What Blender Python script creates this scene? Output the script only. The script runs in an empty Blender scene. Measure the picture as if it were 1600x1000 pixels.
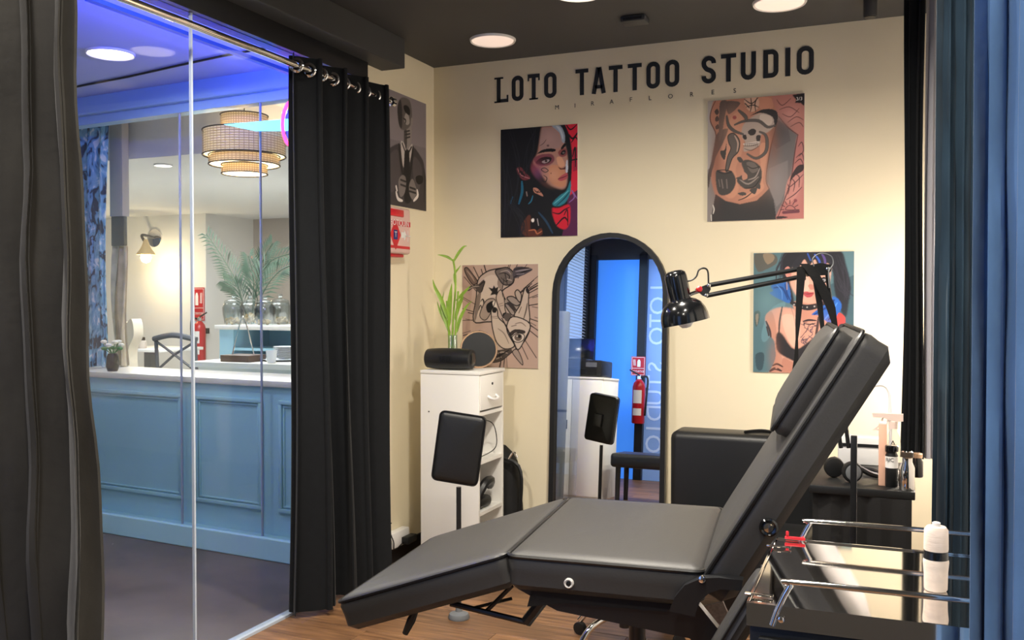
import bpy, bmesh, math, random
import numpy as np
from mathutils import Vector, Matrix
random.seed(7)
PI = math.pi
S = bpy.context.scene
C = bpy.context.scene.collection
# ------------------------------------------------------------------ camera
F = 1450.0; H = 1.4; YAW = math.radians(23.1); TILT = math.radians(1.185)
cd = bpy.data.cameras.new('camera'); cam = bpy.data.objects.new('camera', cd); C.objects.link(cam)
cd.sensor_width = 36.0; cd.lens = 36.0 * F / 1600.0; cd.clip_start = 0.02; cd.clip_end = 100
cam.location = (0, 0, H); cam.rotation_euler = (PI/2 - TILT, 0, YAW)
S.camera = cam
# ------------------------------------------------------------------ world, exposure
w = bpy.data.worlds.new('world'); S.world = w; w.use_nodes = True
w.node_tree.nodes['Background'].inputs[0].default_value = (0.55, 0.62, 0.75, 1)
w.node_tree.nodes['Background'].inputs[1].default_value = 0.15
S.view_settings.view_transform = 'Standard'; S.view_settings.look = 'None'
S.view_settings.gamma = 1.0; S.view_settings.use_curve_mapping = False
S.view_settings.exposure = 0.1
# ------------------------------------------------------------------ lights (power in watts)
def area(name, loc, size, power, col, rot=(0, 0, 0), sy=None, spread=180):
    d = bpy.data.lights.new(name, 'AREA'); d.energy = power; d.color = col
    d.shape = 'DISK' if sy is None else 'RECTANGLE'; d.size = size
    if sy: d.size_y = sy
    d.spread = math.radians(spread)
    o = bpy.data.objects.new(name, d); o.location = loc; o.rotation_euler = rot; C.objects.link(o); return o
WARM = (1.0, 0.92, 0.8); XFILL = -2.62
ROOM_LAMPS = [(-1.72, 4.0), (-0.24, 3.72), (-0.86, 2.75), (-1.9, 2.2), (-0.3, 1.6), (-1.6, 0.7), (-0.4, 0.3)]  # camera-side entries are unseen fill lamps, added to light room and drapes
LAMP_W = [0.4, 0.4, 64, 34, 24, 20, 22]
for (x, y), p in zip(ROOM_LAMPS, LAMP_W):
    area('downlight_glow', (x, y, 2.715), 0.2, p, WARM, spread=165)
area('corridor_glow', (-3.62, 3.4, 2.57), 0.2, 16, (1.0, 0.93, 0.85))
area('blue_fill_glow', (XFILL, 3.2, 2.46), 0.03, 45, (0.1, 0.12, 1.0), rot=(PI, math.radians(-50), 0), sy=1.6)  # added blue fill that tints the corridor ceiling
area('corridor_fill_glow', (-4.6, 1.4, 2.0), 1.6, 145, (0.55, 0.85, 1.0), rot=(math.radians(75), 0, math.radians(-10)), sy=1.4)  # added unseen fill light for the corridor and counter wall
area('cafe_glow', (-5.4, 6.2, 2.33), 2.2, 105, (1.0, 0.98, 0.95), sy=1.6)
area('window_daylight', (-2.2, -0.45, 1.6), 1.6, 14, (0.4, 0.62, 1.0), rot=(math.radians(-90), 0, 0), sy=1.6)

# ------------------------------------------------------------------ pixel rays on known planes
_fw = Vector((-math.sin(YAW)*math.cos(TILT), math.cos(YAW)*math.cos(TILT), -math.sin(TILT)))
_rt = Vector((math.cos(YAW), math.sin(YAW), 0)); _up = _rt.cross(_fw); _C = Vector((0, 0, H))
def ray(px, py): return _fw + _rt*((px-800)/F) + _up*((500-py)/F)
def on(px, py, n, d):
    r = ray(px, py); n = Vector(n); return _C + r*((d - n.dot(_C))/n.dot(r))
def onX(px, py, v): return on(px, py, (1, 0, 0), v)
def onY(px, py, v): return on(px, py, (0, 1, 0), v)
def onZ(px, py, v): return on(px, py, (0, 0, 1), v)
def dep(px, py, d): return _C + ray(px, py)*d

# ------------------------------------------------------------------ materials
def lin(c):
    if isinstance(c, str):
        c = c.lstrip('#'); c = [int(c[i:i+2], 16)/255 for i in (0, 2, 4)]
    return tuple(v/12.92 if v <= 0.04045 else ((v+0.055)/1.055)**2.4 for v in c[:3])
MATS = {}
def mat(name, col, rough=0.5, metal=0.0, spec=0.5, emit=None, es=1.0, trans=0.0, coat=0.0, sheen=0.0, noise=None, bump=None, ior=1.45):
    """col sRGB hex; noise=(scale, amount[, stretch]) colour variation; bump=(scale,strength[, stretch])"""
    if name in MATS: return MATS[name]
    m = bpy.data.materials.new(name); m.use_nodes = True; nt = m.node_tree
    b = nt.nodes['Principled BSDF']; c = lin(col)
    b.inputs['Base Color'].default_value = (*c, 1); b.inputs['Roughness'].default_value = rough
    b.inputs['Metallic'].default_value = metal; b.inputs['Specular IOR Level'].default_value = spec
    b.inputs['Transmission Weight'].default_value = trans; b.inputs['Coat Weight'].default_value = coat
    b.inputs['Sheen Weight'].default_value = sheen; b.inputs['IOR'].default_value = ior
    if emit:
        b.inputs['Emission Color'].default_value = (*lin(emit), 1); b.inputs['Emission Strength'].default_value = es
    if noise or bump:
        tc = nt.nodes.new('ShaderNodeTexCoord')
    if noise:
        mp = nt.nodes.new('ShaderNodeMapping'); nt.links.new(tc.outputs['Object'], mp.inputs[0])
        if len(noise) > 2: mp.inputs['Scale'].default_value = noise[2]
        n = nt.nodes.new('ShaderNodeTexNoise'); n.inputs['Scale'].default_value = noise[0]; n.inputs['Detail'].default_value = 6
        nt.links.new(mp.outputs[0], n.inputs['Vector'])
        r = nt.nodes.new('ShaderNodeValToRGB'); a = noise[1]
        r.color_ramp.elements[0].position = 0.3; r.color_ramp.elements[1].position = 0.7
        r.color_ramp.elements[0].color = (*[max(0, v*(1-a)) for v in c], 1); r.color_ramp.elements[1].color = (*[min(1, v*(1+a)) for v in c], 1)
        nt.links.new(n.outputs['Fac'], r.inputs[0]); nt.links.new(r.outputs[0], b.inputs['Base Color'])
    if bump:
        mp = nt.nodes.new('ShaderNodeMapping'); nt.links.new(tc.outputs['Object'], mp.inputs[0])
        if len(bump) > 2: mp.inputs['Scale'].default_value = bump[2]
        n = nt.nodes.new('ShaderNodeTexNoise'); n.inputs['Scale'].default_value = bump[0]; n.inputs['Detail'].default_value = 4
        nt.links.new(mp.outputs[0], n.inputs['Vector'])
        bp = nt.nodes.new('ShaderNodeBump'); bp.inputs['Strength'].default_value = bump[1]; bp.inputs['Distance'].default_value = 0.01
        nt.links.new(n.outputs['Fac'], bp.inputs['Height']); nt.links.new(bp.outputs[0], b.inputs['Normal'])
    MATS[name] = m; return m
def glass_mat(name, tint, rough=0.02, refl=1.0):
    m = bpy.data.materials.new(name); m.use_nodes = True; nt = m.node_tree; nt.nodes.clear()
    o = nt.nodes.new('ShaderNodeOutputMaterial'); mx = nt.nodes.new('ShaderNodeMixShader')
    t = nt.nodes.new('ShaderNodeBsdfTransparent'); t.inputs[0].default_value = (*tint, 1)
    g = nt.nodes.new('ShaderNodeBsdfGlossy'); g.inputs['Roughness'].default_value = rough
    f = nt.nodes.new('ShaderNodeLayerWeight'); f.inputs[0].default_value = 0.5      # Schlick reflectance
    q = nt.nodes.new('ShaderNodeMath'); q.operation = 'POWER'; q.inputs[1].default_value = 5.0
    k = nt.nodes.new('ShaderNodeMath'); k.operation = 'MULTIPLY_ADD'; k.inputs[1].default_value = .9; k.inputs[2].default_value = .022*refl
    nt.links.new(f.outputs['Facing'], q.inputs[0]); nt.links.new(q.outputs[0], k.inputs[0]); nt.links.new(k.outputs[0], mx.inputs[0])
    nt.links.new(t.outputs[0], mx.inputs[1]); nt.links.new(g.outputs[0], mx.inputs[2]); nt.links.new(mx.outputs[0], o.inputs[0])
    MATS[name] = m; return m
M = {}
M['wall'] = mat('cream_paint', '#ebe0c3', 0.75, spec=0.25, noise=(1.5, 0.03), bump=(6, 0.06))
M['white_wall'] = mat('white_paint', '#e9e7e2', 0.8, spec=0.2, bump=(8, 0.04))
M['ceil'] = mat('charcoal_ceiling', '#434343', 0.55, spec=0.35, bump=(4, 0.03))
M['black_wood'] = mat('black_baseboard', '#17181a', 0.5)
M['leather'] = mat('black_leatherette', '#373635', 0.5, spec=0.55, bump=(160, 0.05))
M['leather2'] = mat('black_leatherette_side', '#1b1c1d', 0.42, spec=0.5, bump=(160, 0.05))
M['piping'] = mat('black_piping', '#161617', 0.4)
M['black'] = mat('black_plastic', '#161718', 0.45)
M['blackg'] = mat('black_gloss', '#0d0e10', 0.18, coat=0.4)
M['blackm'] = mat('black_metal', '#1b1c1e', 0.35, spec=0.6)
M['chrome'] = mat('chrome', '#e4e2e0', 0.08, metal=1)
M['steel'] = mat('polished_steel', '#f0ece8', 0.05, metal=1)
M['white'] = mat('white_laminate', '#eceae4', 0.4, spec=0.4)
M['whitep'] = mat('white_plastic', '#e9e8e6', 0.35)
M['mirror'] = mat('mirror_glass', '#e8ecee', 0.005, metal=1)
M['gold'] = mat('rose_gold_rim', '#d9b493', 0.25, metal=0.7)
M['red'] = mat('red_plastic', '#c81f2c', 0.35)
M['redm'] = mat('red_lacquer', '#b81620', 0.3, coat=0.3)
M['label'] = mat('paper_white', '#e8e6e2', 0.6)
M['letter'] = mat('black_vinyl', '#22262a', 0.5)
M['strap'] = mat('black_webbing', '#141415', 0.8, bump=(200, 0.1))
M['fabric_black'] = mat('black_curtain_cloth', '#121417', 0.85, spec=0.2, sheen=0.05, noise=(40, 0.12))
M['fabric_grey'] = mat('grey_brown_velvet', '#35332f', 0.85, spec=0.15, sheen=0.15, noise=(14, 0.25, (1, 1, .3)), bump=(30, .15))
M['fabric_blue'] = mat('blue_velvet', '#5d82b2', 0.7, spec=0.2, sheen=0.2, noise=(16, 0.2, (1, 1, .3)), bump=(26, .15))
M['fabric_navy'] = mat('navy_velvet', '#223543', 0.75, spec=0.2, sheen=0.2, noise=(16, 0.3, (1, 1, .3)))
M['fabric_silver'] = mat('silver_lining', '#a4a2a8', 0.6, spec=0.3)
M['leaf'] = mat('bamboo_leaf', '#86a83a', 0.45, noise=(20, .25))
M['palm'] = mat('palm_leaf', '#3f5342', 0.55, noise=(10, .2))
M['glassw'] = glass_mat('clear_glass', (0.955, 0.975, 0.985), 0.02, 1.0)
M['glassj'] = glass_mat('jar_glass', (0.86, 0.9, 0.9), 0.12, 6)
M['gedge'] = mat('glass_edge', '#b9c4d2', 0.2, spec=0.7)
M['gedge2'] = mat('glass_edge_blue', '#98a2ba', 0.2, spec=.6)
M['blue_panel'] = mat('blue_painted_panel', '#a2cfe2', 0.5, noise=(2.5, .05))
M['blue_fascia'] = mat('blue_fascia_paint', '#8fb2dc', 0.45)
M['blue_ceil'] = mat('pale_blue_ceiling', '#aab4e4', 0.6, noise=(1.2, .04))
M['c_floor'] = mat('dark_cement_floor', '#5f5550', 0.42, spec=0.5, noise=(2.2, .3), bump=(5, .04))
M['sill'] = mat('pale_stone_sill', '#ddd9d2', 0.3, noise=(8, .05))
M['lamp_on'] = mat('lamp_diffuser', '#f5e6d6', 0.5, emit='#ffe3d2', es=0.6)
M['lamp_bright'] = mat('lamp_diffuser_bright', '#fff2e0', 0.5, emit='#fff0da', es=6)
M['bulb'] = mat('bulb_glow', '#fff0d0', 0.5, emit='#ffc878', es=30)
M['rattan'] = mat('rattan_cane', '#dcc294', 0.7)
M['lining'] = mat('lamp_lining', '#ead9b8', 0.7, emit='#ffdf9f', es=0.35)
M['dkrim'] = mat('dark_rim', '#3a3026', 0.5)
M['wood_dark'] = mat('dark_stained_wood', '#4a4c52', 0.5)
M['taupe'] = mat('taupe_wall_paint', '#c3b7aa', 0.8, spec=.2)
M['beige'] = mat('beige_cloth', '#cbbfa8', 0.9, noise=(12, .25), bump=(14, .4))
M['green'] = mat('green_cloth', '#3f7a4a', 0.7)
M['felt'] = mat('grey_felt_board', '#8d817b', 0.9, noise=(150, .2))
M['pink'] = mat('pink_neon', '#ff4a86', 0.5, emit='#ff3f7a', es=3.0)
M['cyan'] = mat('cyan_reflection', '#6fdcff', 0.5, emit='#5fd4ff', es=2.2)  # emission imitates a cyan light reflected in the glass
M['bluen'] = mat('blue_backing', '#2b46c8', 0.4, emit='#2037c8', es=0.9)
M['cookie'] = mat('cookies', '#c9a878', 0.8, noise=(30, .3))
M['plate'] = mat('porcelain', '#eceff2', 0.25)
M['peach'] = mat('peach_plastic', '#e4b59c', 0.4)
M['skinbottle'] = mat('cream_bandage', '#e0cfc0', 0.6, noise=(9, .12, (1, 1, 4)), bump=(40, .2, (1, 1, 4)))
M['clearp'] = glass_mat('clear_plastic', (.93, .92, .92), .1, 1.5)
M['bluewin'] = mat('blue_backlit_glass', '#3f7fe0', 0.3, emit='#3f86ee', es=0.8)
M['frost'] = mat('frosted_backlit_glass', '#7f9ccc', 0.4, emit='#6f93d6', es=0.26)
M['daypane'] = mat('daylit_window', '#9db0cc', .4, emit='#a9bedd', es=1.0)
M['frostletter'] = mat('frosted_letter', '#b9c8e2', 0.4, emit='#9db6e6', es=0.3)
M['blind'] = mat('blind_slat', '#c8ccd4', 0.5)
M['greytube'] = mat('grey_vinyl', '#6a6d70', 0.5)
M['screen'] = mat('dark_screen', '#101418', 0.15)
M['cable'] = mat('cable_black', '#101010', 0.5)
# wood planks
def plank_mat():
    m = bpy.data.materials.new('oak_plank'); m.use_nodes = True; nt = m.node_tree; b = nt.nodes['Principled BSDF']
    tc = nt.nodes.new('ShaderNodeTexCoord'); mp = nt.nodes.new('ShaderNodeMapping'); mp.inputs['Scale'].default_value = (1.0, 14, 1)
    oi = nt.nodes.new('ShaderNodeObjectInfo'); ad = nt.nodes.new('ShaderNodeVectorMath'); ad.operation = 'ADD'
    nt.links.new(tc.outputs['Object'], ad.inputs[0]); nt.links.new(oi.outputs['Random'], ad.inputs[1])
    nt.links.new(ad.outputs[0], mp.inputs[0])
    n = nt.nodes.new('ShaderNodeTexNoise'); n.inputs['Scale'].default_value = 4; n.inputs['Detail'].default_value = 8; n.inputs['Distortion'].default_value = .6
    nt.links.new(mp.outputs[0], n.inputs['Vector'])
    r = nt.nodes.new('ShaderNodeValToRGB'); e = r.color_ramp.elements
    e[0].position = .3; e[0].color = (*lin('#5e412b'), 1); e[1].position = .7; e[1].color = (*lin('#966d49'), 1)
    nt.links.new(n.outputs['Fac'], r.inputs[0])
    hs = nt.nodes.new('ShaderNodeHueSaturation'); mr = nt.nodes.new('ShaderNodeMapRange'); mr.inputs['To Min'].default_value = .75; mr.inputs['To Max'].default_value = 1.2
    nt.links.new(oi.outputs['Random'], mr.inputs[0]); nt.links.new(mr.outputs[0], hs.inputs['Value']); nt.links.new(r.outputs[0], hs.inputs['Color'])
    nt.links.new(hs.outputs[0], b.inputs['Base Color']); b.inputs['Roughness'].default_value = .45
    return m
M['plank'] = plank_mat()
def floral_mat():
    m = bpy.data.materials.new('floral_cloth'); m.use_nodes = True; nt = m.node_tree; b = nt.nodes['Principled BSDF']
    tc = nt.nodes.new('ShaderNodeTexCoord'); mp = nt.nodes.new('ShaderNodeMapping'); mp.inputs['Scale'].default_value = (1, 1, .6)
    nt.links.new(tc.outputs['Object'], mp.inputs[0])
    v = nt.nodes.new('ShaderNodeTexNoise'); v.inputs['Scale'].default_value = 14; v.inputs['Detail'].default_value = 2; v.inputs['Distortion'].default_value = 1.5
    nt.links.new(mp.outputs[0], v.inputs['Vector'])
    r = nt.nodes.new('ShaderNodeValToRGB'); e = r.color_ramp.elements; r.color_ramp.interpolation = 'EASE'
    e[0].position = .40; e[0].color = (*lin('#24405c'), 1); e[1].position = .47; e[1].color = (*lin('#6aa6d2'), 1)
    x = r.color_ramp.elements.new(.58); x.color = (*lin('#8cc0e4'), 1); x = r.color_ramp.elements.new(.66); x.color = (*lin('#e4f0f8'), 1)
    nt.links.new(v.outputs['Fac'], r.inputs[0]); nt.links.new(r.outputs[0], b.inputs['Base Color']); b.inputs['Roughness'].default_value = .8
    return m
M['floral'] = floral_mat()
def print_mat():
    m = bpy.data.materials.new('printed_art'); m.use_nodes = True; nt = m.node_tree; b = nt.nodes['Principled BSDF']
    a = nt.nodes.new('ShaderNodeAttribute'); a.attribute_name = 'ink'; nt.links.new(a.outputs['Color'], b.inputs['Base Color'])
    b.inputs['Roughness'].default_value = .5; b.inputs['Specular IOR Level'].default_value = .3
    return m
M['print'] = print_mat()

# ------------------------------------------------------------------ object helpers
def org(o):
    v = Vector((0, 0, 0))
    while o is not None: v += o.location; o = o.parent
    return v
def smooth(me, ang=40):
    for p in me.polygons: p.use_smooth = True
    try: me.set_sharp_from_angle(angle=math.radians(ang))
    except Exception: pass
def obj(name, bm, m, parent=None, sm=True, fixn=True):
    """links a bmesh given in world coordinates as ONE mesh object"""
    if fixn and bm.faces: bmesh.ops.recalc_face_normals(bm, faces=bm.faces[:])
    me = bpy.data.meshes.new(name); bm.to_mesh(me); bm.free()
    if parent is not None: base = org(parent); loc = Vector((0, 0, 0))
    else:
        vs = [v.co for v in me.vertices]
        base = Vector(((min(v.x for v in vs)+max(v.x for v in vs))/2, (min(v.y for v in vs)+max(v.y for v in vs))/2, min(v.z for v in vs)))
        loc = base
    me.transform(Matrix.Translation(-base))
    if sm: smooth(me)
    for mm in (m if isinstance(m, (list, tuple)) else [m]): me.materials.append(mm)
    o = bpy.data.objects.new(name, me); o.location = loc; o.parent = parent; C.objects.link(o); return o
def tag(o, label, cat, group=None):
    o['label'] = label; o['category'] = cat
    if group: o['group'] = group
    return o
def thing(name, label, cat, loc, group=None):
    o = bpy.data.objects.new(name, None); o.empty_display_size = .1; o.location = loc; C.objects.link(o)
    return tag(o, label, cat, group)
def struct(name, bm, m, parent=None, label=None, sm=False):
    o = obj(name, bm, m, parent, sm=sm)
    if parent is None: o['kind'] = 'structure'
    if label: o['label'] = label
    return o
def B(): return bmesh.new()
def frame(o, x, y, z):
    m = Matrix.Identity(4)
    for i, a in enumerate((x, y, z)): m[0][i], m[1][i], m[2][i] = a
    m[0][3], m[1][3], m[2][3] = o; return m
I4 = Matrix.Identity(4)
def box(bm, a, b, mx=I4, bev=0, seg=2):
    a = Vector(a); b = Vector(b); c = (a+b)/2; d = b-a
    r = bmesh.ops.create_cube(bm, size=1, matrix=mx @ Matrix.Translation(c) @ Matrix.Diagonal((abs(d.x), abs(d.y), abs(d.z), 1)))
    if bev:
        es = set(e for v in r['verts'] for e in v.link_edges)
        bmesh.ops.bevel(bm, geom=list(es), offset=bev, segments=seg, profile=.5, affect='EDGES', clamp_overlap=True)
    return bm
def cr(pts, n=6, closed=False):
    P = [Vector(p) for p in pts]; out = []; N = len(P)
    rng = N if closed else N-1
    for i in range(rng):
        if closed: p0, p1, p2, p3 = P[(i-1) % N], P[i], P[(i+1) % N], P[(i+2) % N]
        else: p0, p1, p2, p3 = P[max(i-1, 0)], P[i], P[i+1], P[min(i+2, N-1)]
        for k in range(n):
            t = k/n
            out.append(.5*((2*p1)+(p2-p0)*t+(2*p0-5*p1+4*p2-p3)*t*t+(3*p1-p0-3*p2+p3)*t**3))
    if not closed: out.append(P[-1])
    return out
def tube(bm, pts, r, seg=8, closed=False, cap=True):
    P = [Vector(p) for p in pts]; N = len(P); rs = r if isinstance(r, (list, tuple)) else [r]*N
    rings = []; nrm = None
    for i, p in enumerate(P):
        if closed: t = P[(i+1) % N]-P[i-1]
        else: t = P[min(i+1, N-1)]-P[max(i-1, 0)]
        t.normalize()
        if nrm is None:
            nrm = t.orthogonal().normalized()
        nrm = (nrm - t*nrm.dot(t))
        nrm = nrm.normalized() if nrm.length > 1e-6 else t.orthogonal().normalized()
        bn = t.cross(nrm)
        rings.append([bm.verts.new(p+(nrm*math.cos(2*PI*k/seg)+bn*math.sin(2*PI*k/seg))*rs[i]) for k in range(seg)])
    for i in range(N if closed else N-1):
        a, b = rings[i], rings[(i+1) % N]
        for k in range(seg): bm.faces.new((a[k], a[(k+1) % seg], b[(k+1) % seg], b[k]))
    if cap and not closed: bm.faces.new(rings[0][::-1]); bm.faces.new(rings[-1])
    return bm
def lathe(bm, prof, seg=24, mx=I4, cap=True):
    rings = []
    for r, z in prof: rings.append([bm.verts.new(mx @ Vector((max(r, 1e-4)*math.cos(2*PI*k/seg), max(r, 1e-4)*math.sin(2*PI*k/seg), z))) for k in range(seg)])
    for a, b in zip(rings, rings[1:]):
        for k in range(seg): bm.faces.new((a[k], a[(k+1) % seg], b[(k+1) % seg], b[k]))
    if cap:
        bm.faces.new(rings[0][::-1]); bm.faces.new(rings[-1])
    return bm
def T(x, y=None, z=None): return Matrix.Translation(Vector(x) if y is None else Vector((x, y, z)))
def prism(bm, poly, h0, h1, mx=I4):
    """poly: 2-D outline in the frame's xy, extruded along its z"""
    a = [bm.verts.new(mx @ Vector((p[0], p[1], h0))) for p in poly]; b = [bm.verts.new(mx @ Vector((p[0], p[1], h1))) for p in poly]
    bm.faces.new(a[::-1]); bm.faces.new(b); n = len(a)
    for i in range(n): bm.faces.new((a[i], a[(i+1) % n], b[(i+1) % n], b[i]))
    return bm
def ribbon(bm, pts, wd, th, mx=I4, closed=False):
    """2-D stroke of width wd, thickness th, mitred"""
    P = [Vector(p[:2]) for p in pts]; N = len(P); L = []; R = []
    for i in range(N):
        a = P[i-1] if (closed or i) else None; c = P[(i+1) % N] if (closed or i < N-1) else None
        d1 = (P[i]-a).normalized() if a is not None else None; d2 = (c-P[i]).normalized() if c is not None else None
        if d1 is None: d1 = d2
        if d2 is None: d2 = d1
        n1 = Vector((-d1.y, d1.x)); n2 = Vector((-d2.y, d2.x)); n = (n1+n2)
        n = n.normalized() if n.length > 1e-6 else n1
        k = wd/2/max(.35, n.dot(n1)); L.append(P[i]+n*k); R.append(P[i]-n*k)
    f = lambda p, z: bm.verts.new(mx @ Vector((p.x, p.y, z)))
    l0 = [f(p, 0) for p in L]; r0 = [f(p, 0) for p in R]; l1 = [f(p, th) for p in L]; r1 = [f(p, th) for p in R]
    for i in range(N if closed else N-1):
        j = (i+1) % N
        bm.faces.new((l1[i], r1[i], r1[j], l1[j])); bm.faces.new((l0[i], l0[j], r0[j], r0[i]))
        bm.faces.new((l0[i], l1[i], l1[j], l0[j])); bm.faces.new((r0[i], r0[j], r1[j], r1[i]))
    if not closed:
        bm.faces.new((l0[0], r0[0], r1[0], l1[0])); bm.faces.new((l0[-1], l1[-1], r1[-1], r0[-1]))
    return bm
def text(name, body, size, mx, m, parent, th=.0004, sx=1.0, align='CENTER'):
    cu = bpy.data.curves.new(name, 'FONT'); cu.body = body; cu.size = size; cu.align_x = align; cu.align_y = 'CENTER'; cu.extrude = th; cu.resolution_u = 3
    o = bpy.data.objects.new(name+'_tmp', cu); C.objects.link(o)
    dg = bpy.context.evaluated_depsgraph_get(); me = bpy.data.meshes.new_from_object(o.evaluated_get(dg))
    bpy.data.objects.remove(o); bpy.data.curves.remove(cu)
    me.transform(mx @ Matrix.Diagonal((sx, 1, 1, 1))); bm = B(); bm.from_mesh(me); bpy.data.meshes.remove(me)
    return obj(name, bm, m, parent, sm=False, fixn=False)
def drape(name, p0, p1, z0, z1, folds, amp, m, parent=None, nx=None, nz=26, seed=0, th=.006, flare=0.0, shift=None, wob=.3, wr=0.0):
    """hanging cloth between plan points p0 and p1, real folds, closed thickness"""
    rnd = random.Random(seed); bm = B(); p0 = Vector((*p0, 0)); p1 = Vector((*p1, 0)); d = p1-p0; n = Vector((-d.y, d.x, 0)).normalized()
    nx = nx or folds*12; ph = [rnd.uniform(-wob, wob) for _ in range(folds*2+4)]; am = [rnd.uniform(.65, 1.25) for _ in range(folds*2+4)]
    def P(i, j, s):
        u = i/nx; v = j/nz; z = z0+(z1-z0)*v
        q = u*folds; k = int(q); t = q-k
        a = am[k]*(1-t)+am[k+1]*t; pp = ph[k]*(1-t)+ph[k+1]*t
        wv = math.sin(2*PI*q+pp+(1-v)*.9*math.sin(k*1.7+seed)); wv = math.copysign(abs(wv)**.8, wv)
        off = amp*a*wv*(.75+.45*(1-v)) + .012*math.sin(5*v+seed+q) + wr*(math.sin(z*7.3+q*1.9+seed)*math.sin(z*3.1-q*.8)+.5*math.sin(z*19+q*3.1)*math.sin(z*5+q*1.3))
        c = p0+d*u+n*(off+s)
        c += d.normalized()*(flare*(1-v)**2*(u-.5)*2 + (shift(v) if shift else 0) + amp*.5*math.sin(4*PI*q+pp))
        return c.x, c.y, z
    g = [[[bm.verts.new(P(i, j, s)) for j in range(nz+1)] for i in range(nx+1)] for s in (0, th)]
    for i in range(nx):
        for j in range(nz):
            bm.faces.new((g[0][i][j], g[0][i+1][j], g[0][i+1][j+1], g[0][i][j+1])); bm.faces.new((g[1][i][j], g[1][i][j+1], g[1][i+1][j+1], g[1][i+1][j]))
        for j in (0, nz): bm.faces.new((g[0][i][j], g[1][i][j], g[1][i+1][j], g[0][i+1][j]))
    for i in (0, nx):
        for j in range(nz): bm.faces.new((g[0][i][j], g[0][i][j+1], g[1][i][j+1], g[1][i][j]))
    return obj(name, bm, m, parent)
def cushion(bm, L, W, Th, mx, rad=.03, crown=.012, nx=10, ny=10):
    """rounded upholstered slab: x along 0..L, y 0..W, top at z=0, bottom at -Th"""
    def ins(u, v):
        return u, v
    lay = []
    prof = [(rad, -Th), (0.0, -Th+rad*.8), (0.0, -Th*.5), (-.003, -rad*.9), (0.004, -rad*.25), (rad*.45, 0.0)]
    per = []
    cr_ = rad*1.2
    for (cx, cy, a0) in ((cr_, cr_, PI), (L-cr_, cr_, 1.5*PI), (L-cr_, W-cr_, 0), (cr_, W-cr_, PI/2)):
        for k in range(5): a = a0+k*PI/8; per.append((cx, cy, math.cos(a), math.sin(a)))
    # densify straight sides
    for ins_, z in prof:
        ring = []
        for cx, cy, ca, sa in per:
            r = max(cr_-ins_, .004); ring.append(bm.verts.new(mx @ Vector((cx+ca*r, cy+sa*r, z))))
        lay.append(ring)
    for a, b in zip(lay, lay[1:]):
        n = len(a)
        for k in range(n): bm.faces.new((a[k], a[(k+1) % n], b[(k+1) % n], b[k]))
    bm.faces.new(lay[0][::-1])
    # crowned top: concentric shrink
    prev = lay[-1]; cen = Vector((L/2, W/2, 0)); inv = mx.inverted()
    base = [inv @ v.co for v in prev]
    for s, h in ((.9, .35), (.75, .65), (.5, .9), (.22, 1.0)):
        ring = [bm.verts.new(mx @ Vector((cen.x+(p.x-cen.x)*s, cen.y+(p.y-cen.y)*s, crown*h))) for p in base]
        n = len(ring)
        for k in range(n): bm.faces.new((prev[k], prev[(k+1) % n], ring[(k+1) % n], ring[k]))
        prev = ring
    bm.faces.new(prev)
    return bm
def piping(bm, L, W, mx, rad=.03, r=.005, z=-.006):
    c = rad*1.2; pts = []
    for (cx, cy, a0) in ((c, c, PI), (L-c, c, 1.5*PI), (L-c, W-c, 0), (c, W-c, PI/2)):
        for k in range(6): a = a0+k*PI/10; pts.append(mx @ Vector((cx+math.cos(a)*(c+.001), cy+math.sin(a)*(c+.001), z)))
    return tube(bm, pts, r, 6, closed=True)
# ================================================================== SETTING
XL, YB, ZC, XR, YR = -2.53, 4.78, 2.745, 0.6, -0.6
ALC = 2.02            # the room is wider (to XA) on the camera side of this line
XA = -3.35
fl = B(); box(fl, (XA-.05, YR-.1, -.1), (XR+.1, YB+.1, -.012)); flo = struct('floor', fl, M['black_wood'])
PW, PLn = .18, 1.21
proto = None
row = 0; y = YR
while y < YB:
    x = XA + (row*0.43 % 1.0)*PLn - PLn
    while x < XR:
        x0 = max(x, XA if y < ALC else XL); x1 = min(x+PLn, XR); y1 = min(y+PW, YB)
        if x1-x0 > .03:
            full = abs((x1-x0)-PLn) < 1e-5 and y1-y > PW-1e-5
            if full and proto is not None:
                o = bpy.data.objects.new('plank', proto); o.parent = flo; C.objects.link(o)
                o.location = Vector(((x0+x1)/2, (y+y1)/2, -.006))-flo.location
            else:
                b = B(); hx, hy = (x1-x0)/2-.0008, (y1-y)/2-.0008
                box(b, (-hx, -hy, -.006), (hx, hy, .006), bev=.0012, seg=1)
                me = bpy.data.meshes.new('plank'); b.to_mesh(me); b.free(); me.materials.append(M['plank'])
                if full: proto = me
                o = bpy.data.objects.new('plank', me); o.parent = flo; C.objects.link(o)
                o.location = Vector(((x0+x1)/2, (y+y1)/2, -.006))-flo.location
        x += PLn
    y += PW; row += 1
b = B(); box(b, (XL-.1, YB, -.1), (XR+.1, YB+.1, ZC)); struct('wall_back', b, M['wall'])
LW0 = 4.02
b = B(); box(b, (XL-.1, LW0, -.1), (XL, YB, ZC)); struct('wall_left', b, M['wall'])
b = B(); box(b, (XR, YR, -.1), (XR+.1, YB, ZC)); struct('wall_right', b, M['white_wall'])
b = B(); box(b, (XA-.1, YR-.1, ZC), (XR+.1, YB+.1, ZC+.1)); struct('ceiling', b, M['ceil'])
b = B(); box(b, (XL, LW0+.02, 0), (XL+.014, YB-.014, .09), bev=.003); struct('baseboard_left', b, M['black_wood'])
b = B(); box(b, (XL, YB-.014, 0), (XR, YB, .09), bev=.003); struct('baseboard_back', b, M['black_wood'])
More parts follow.
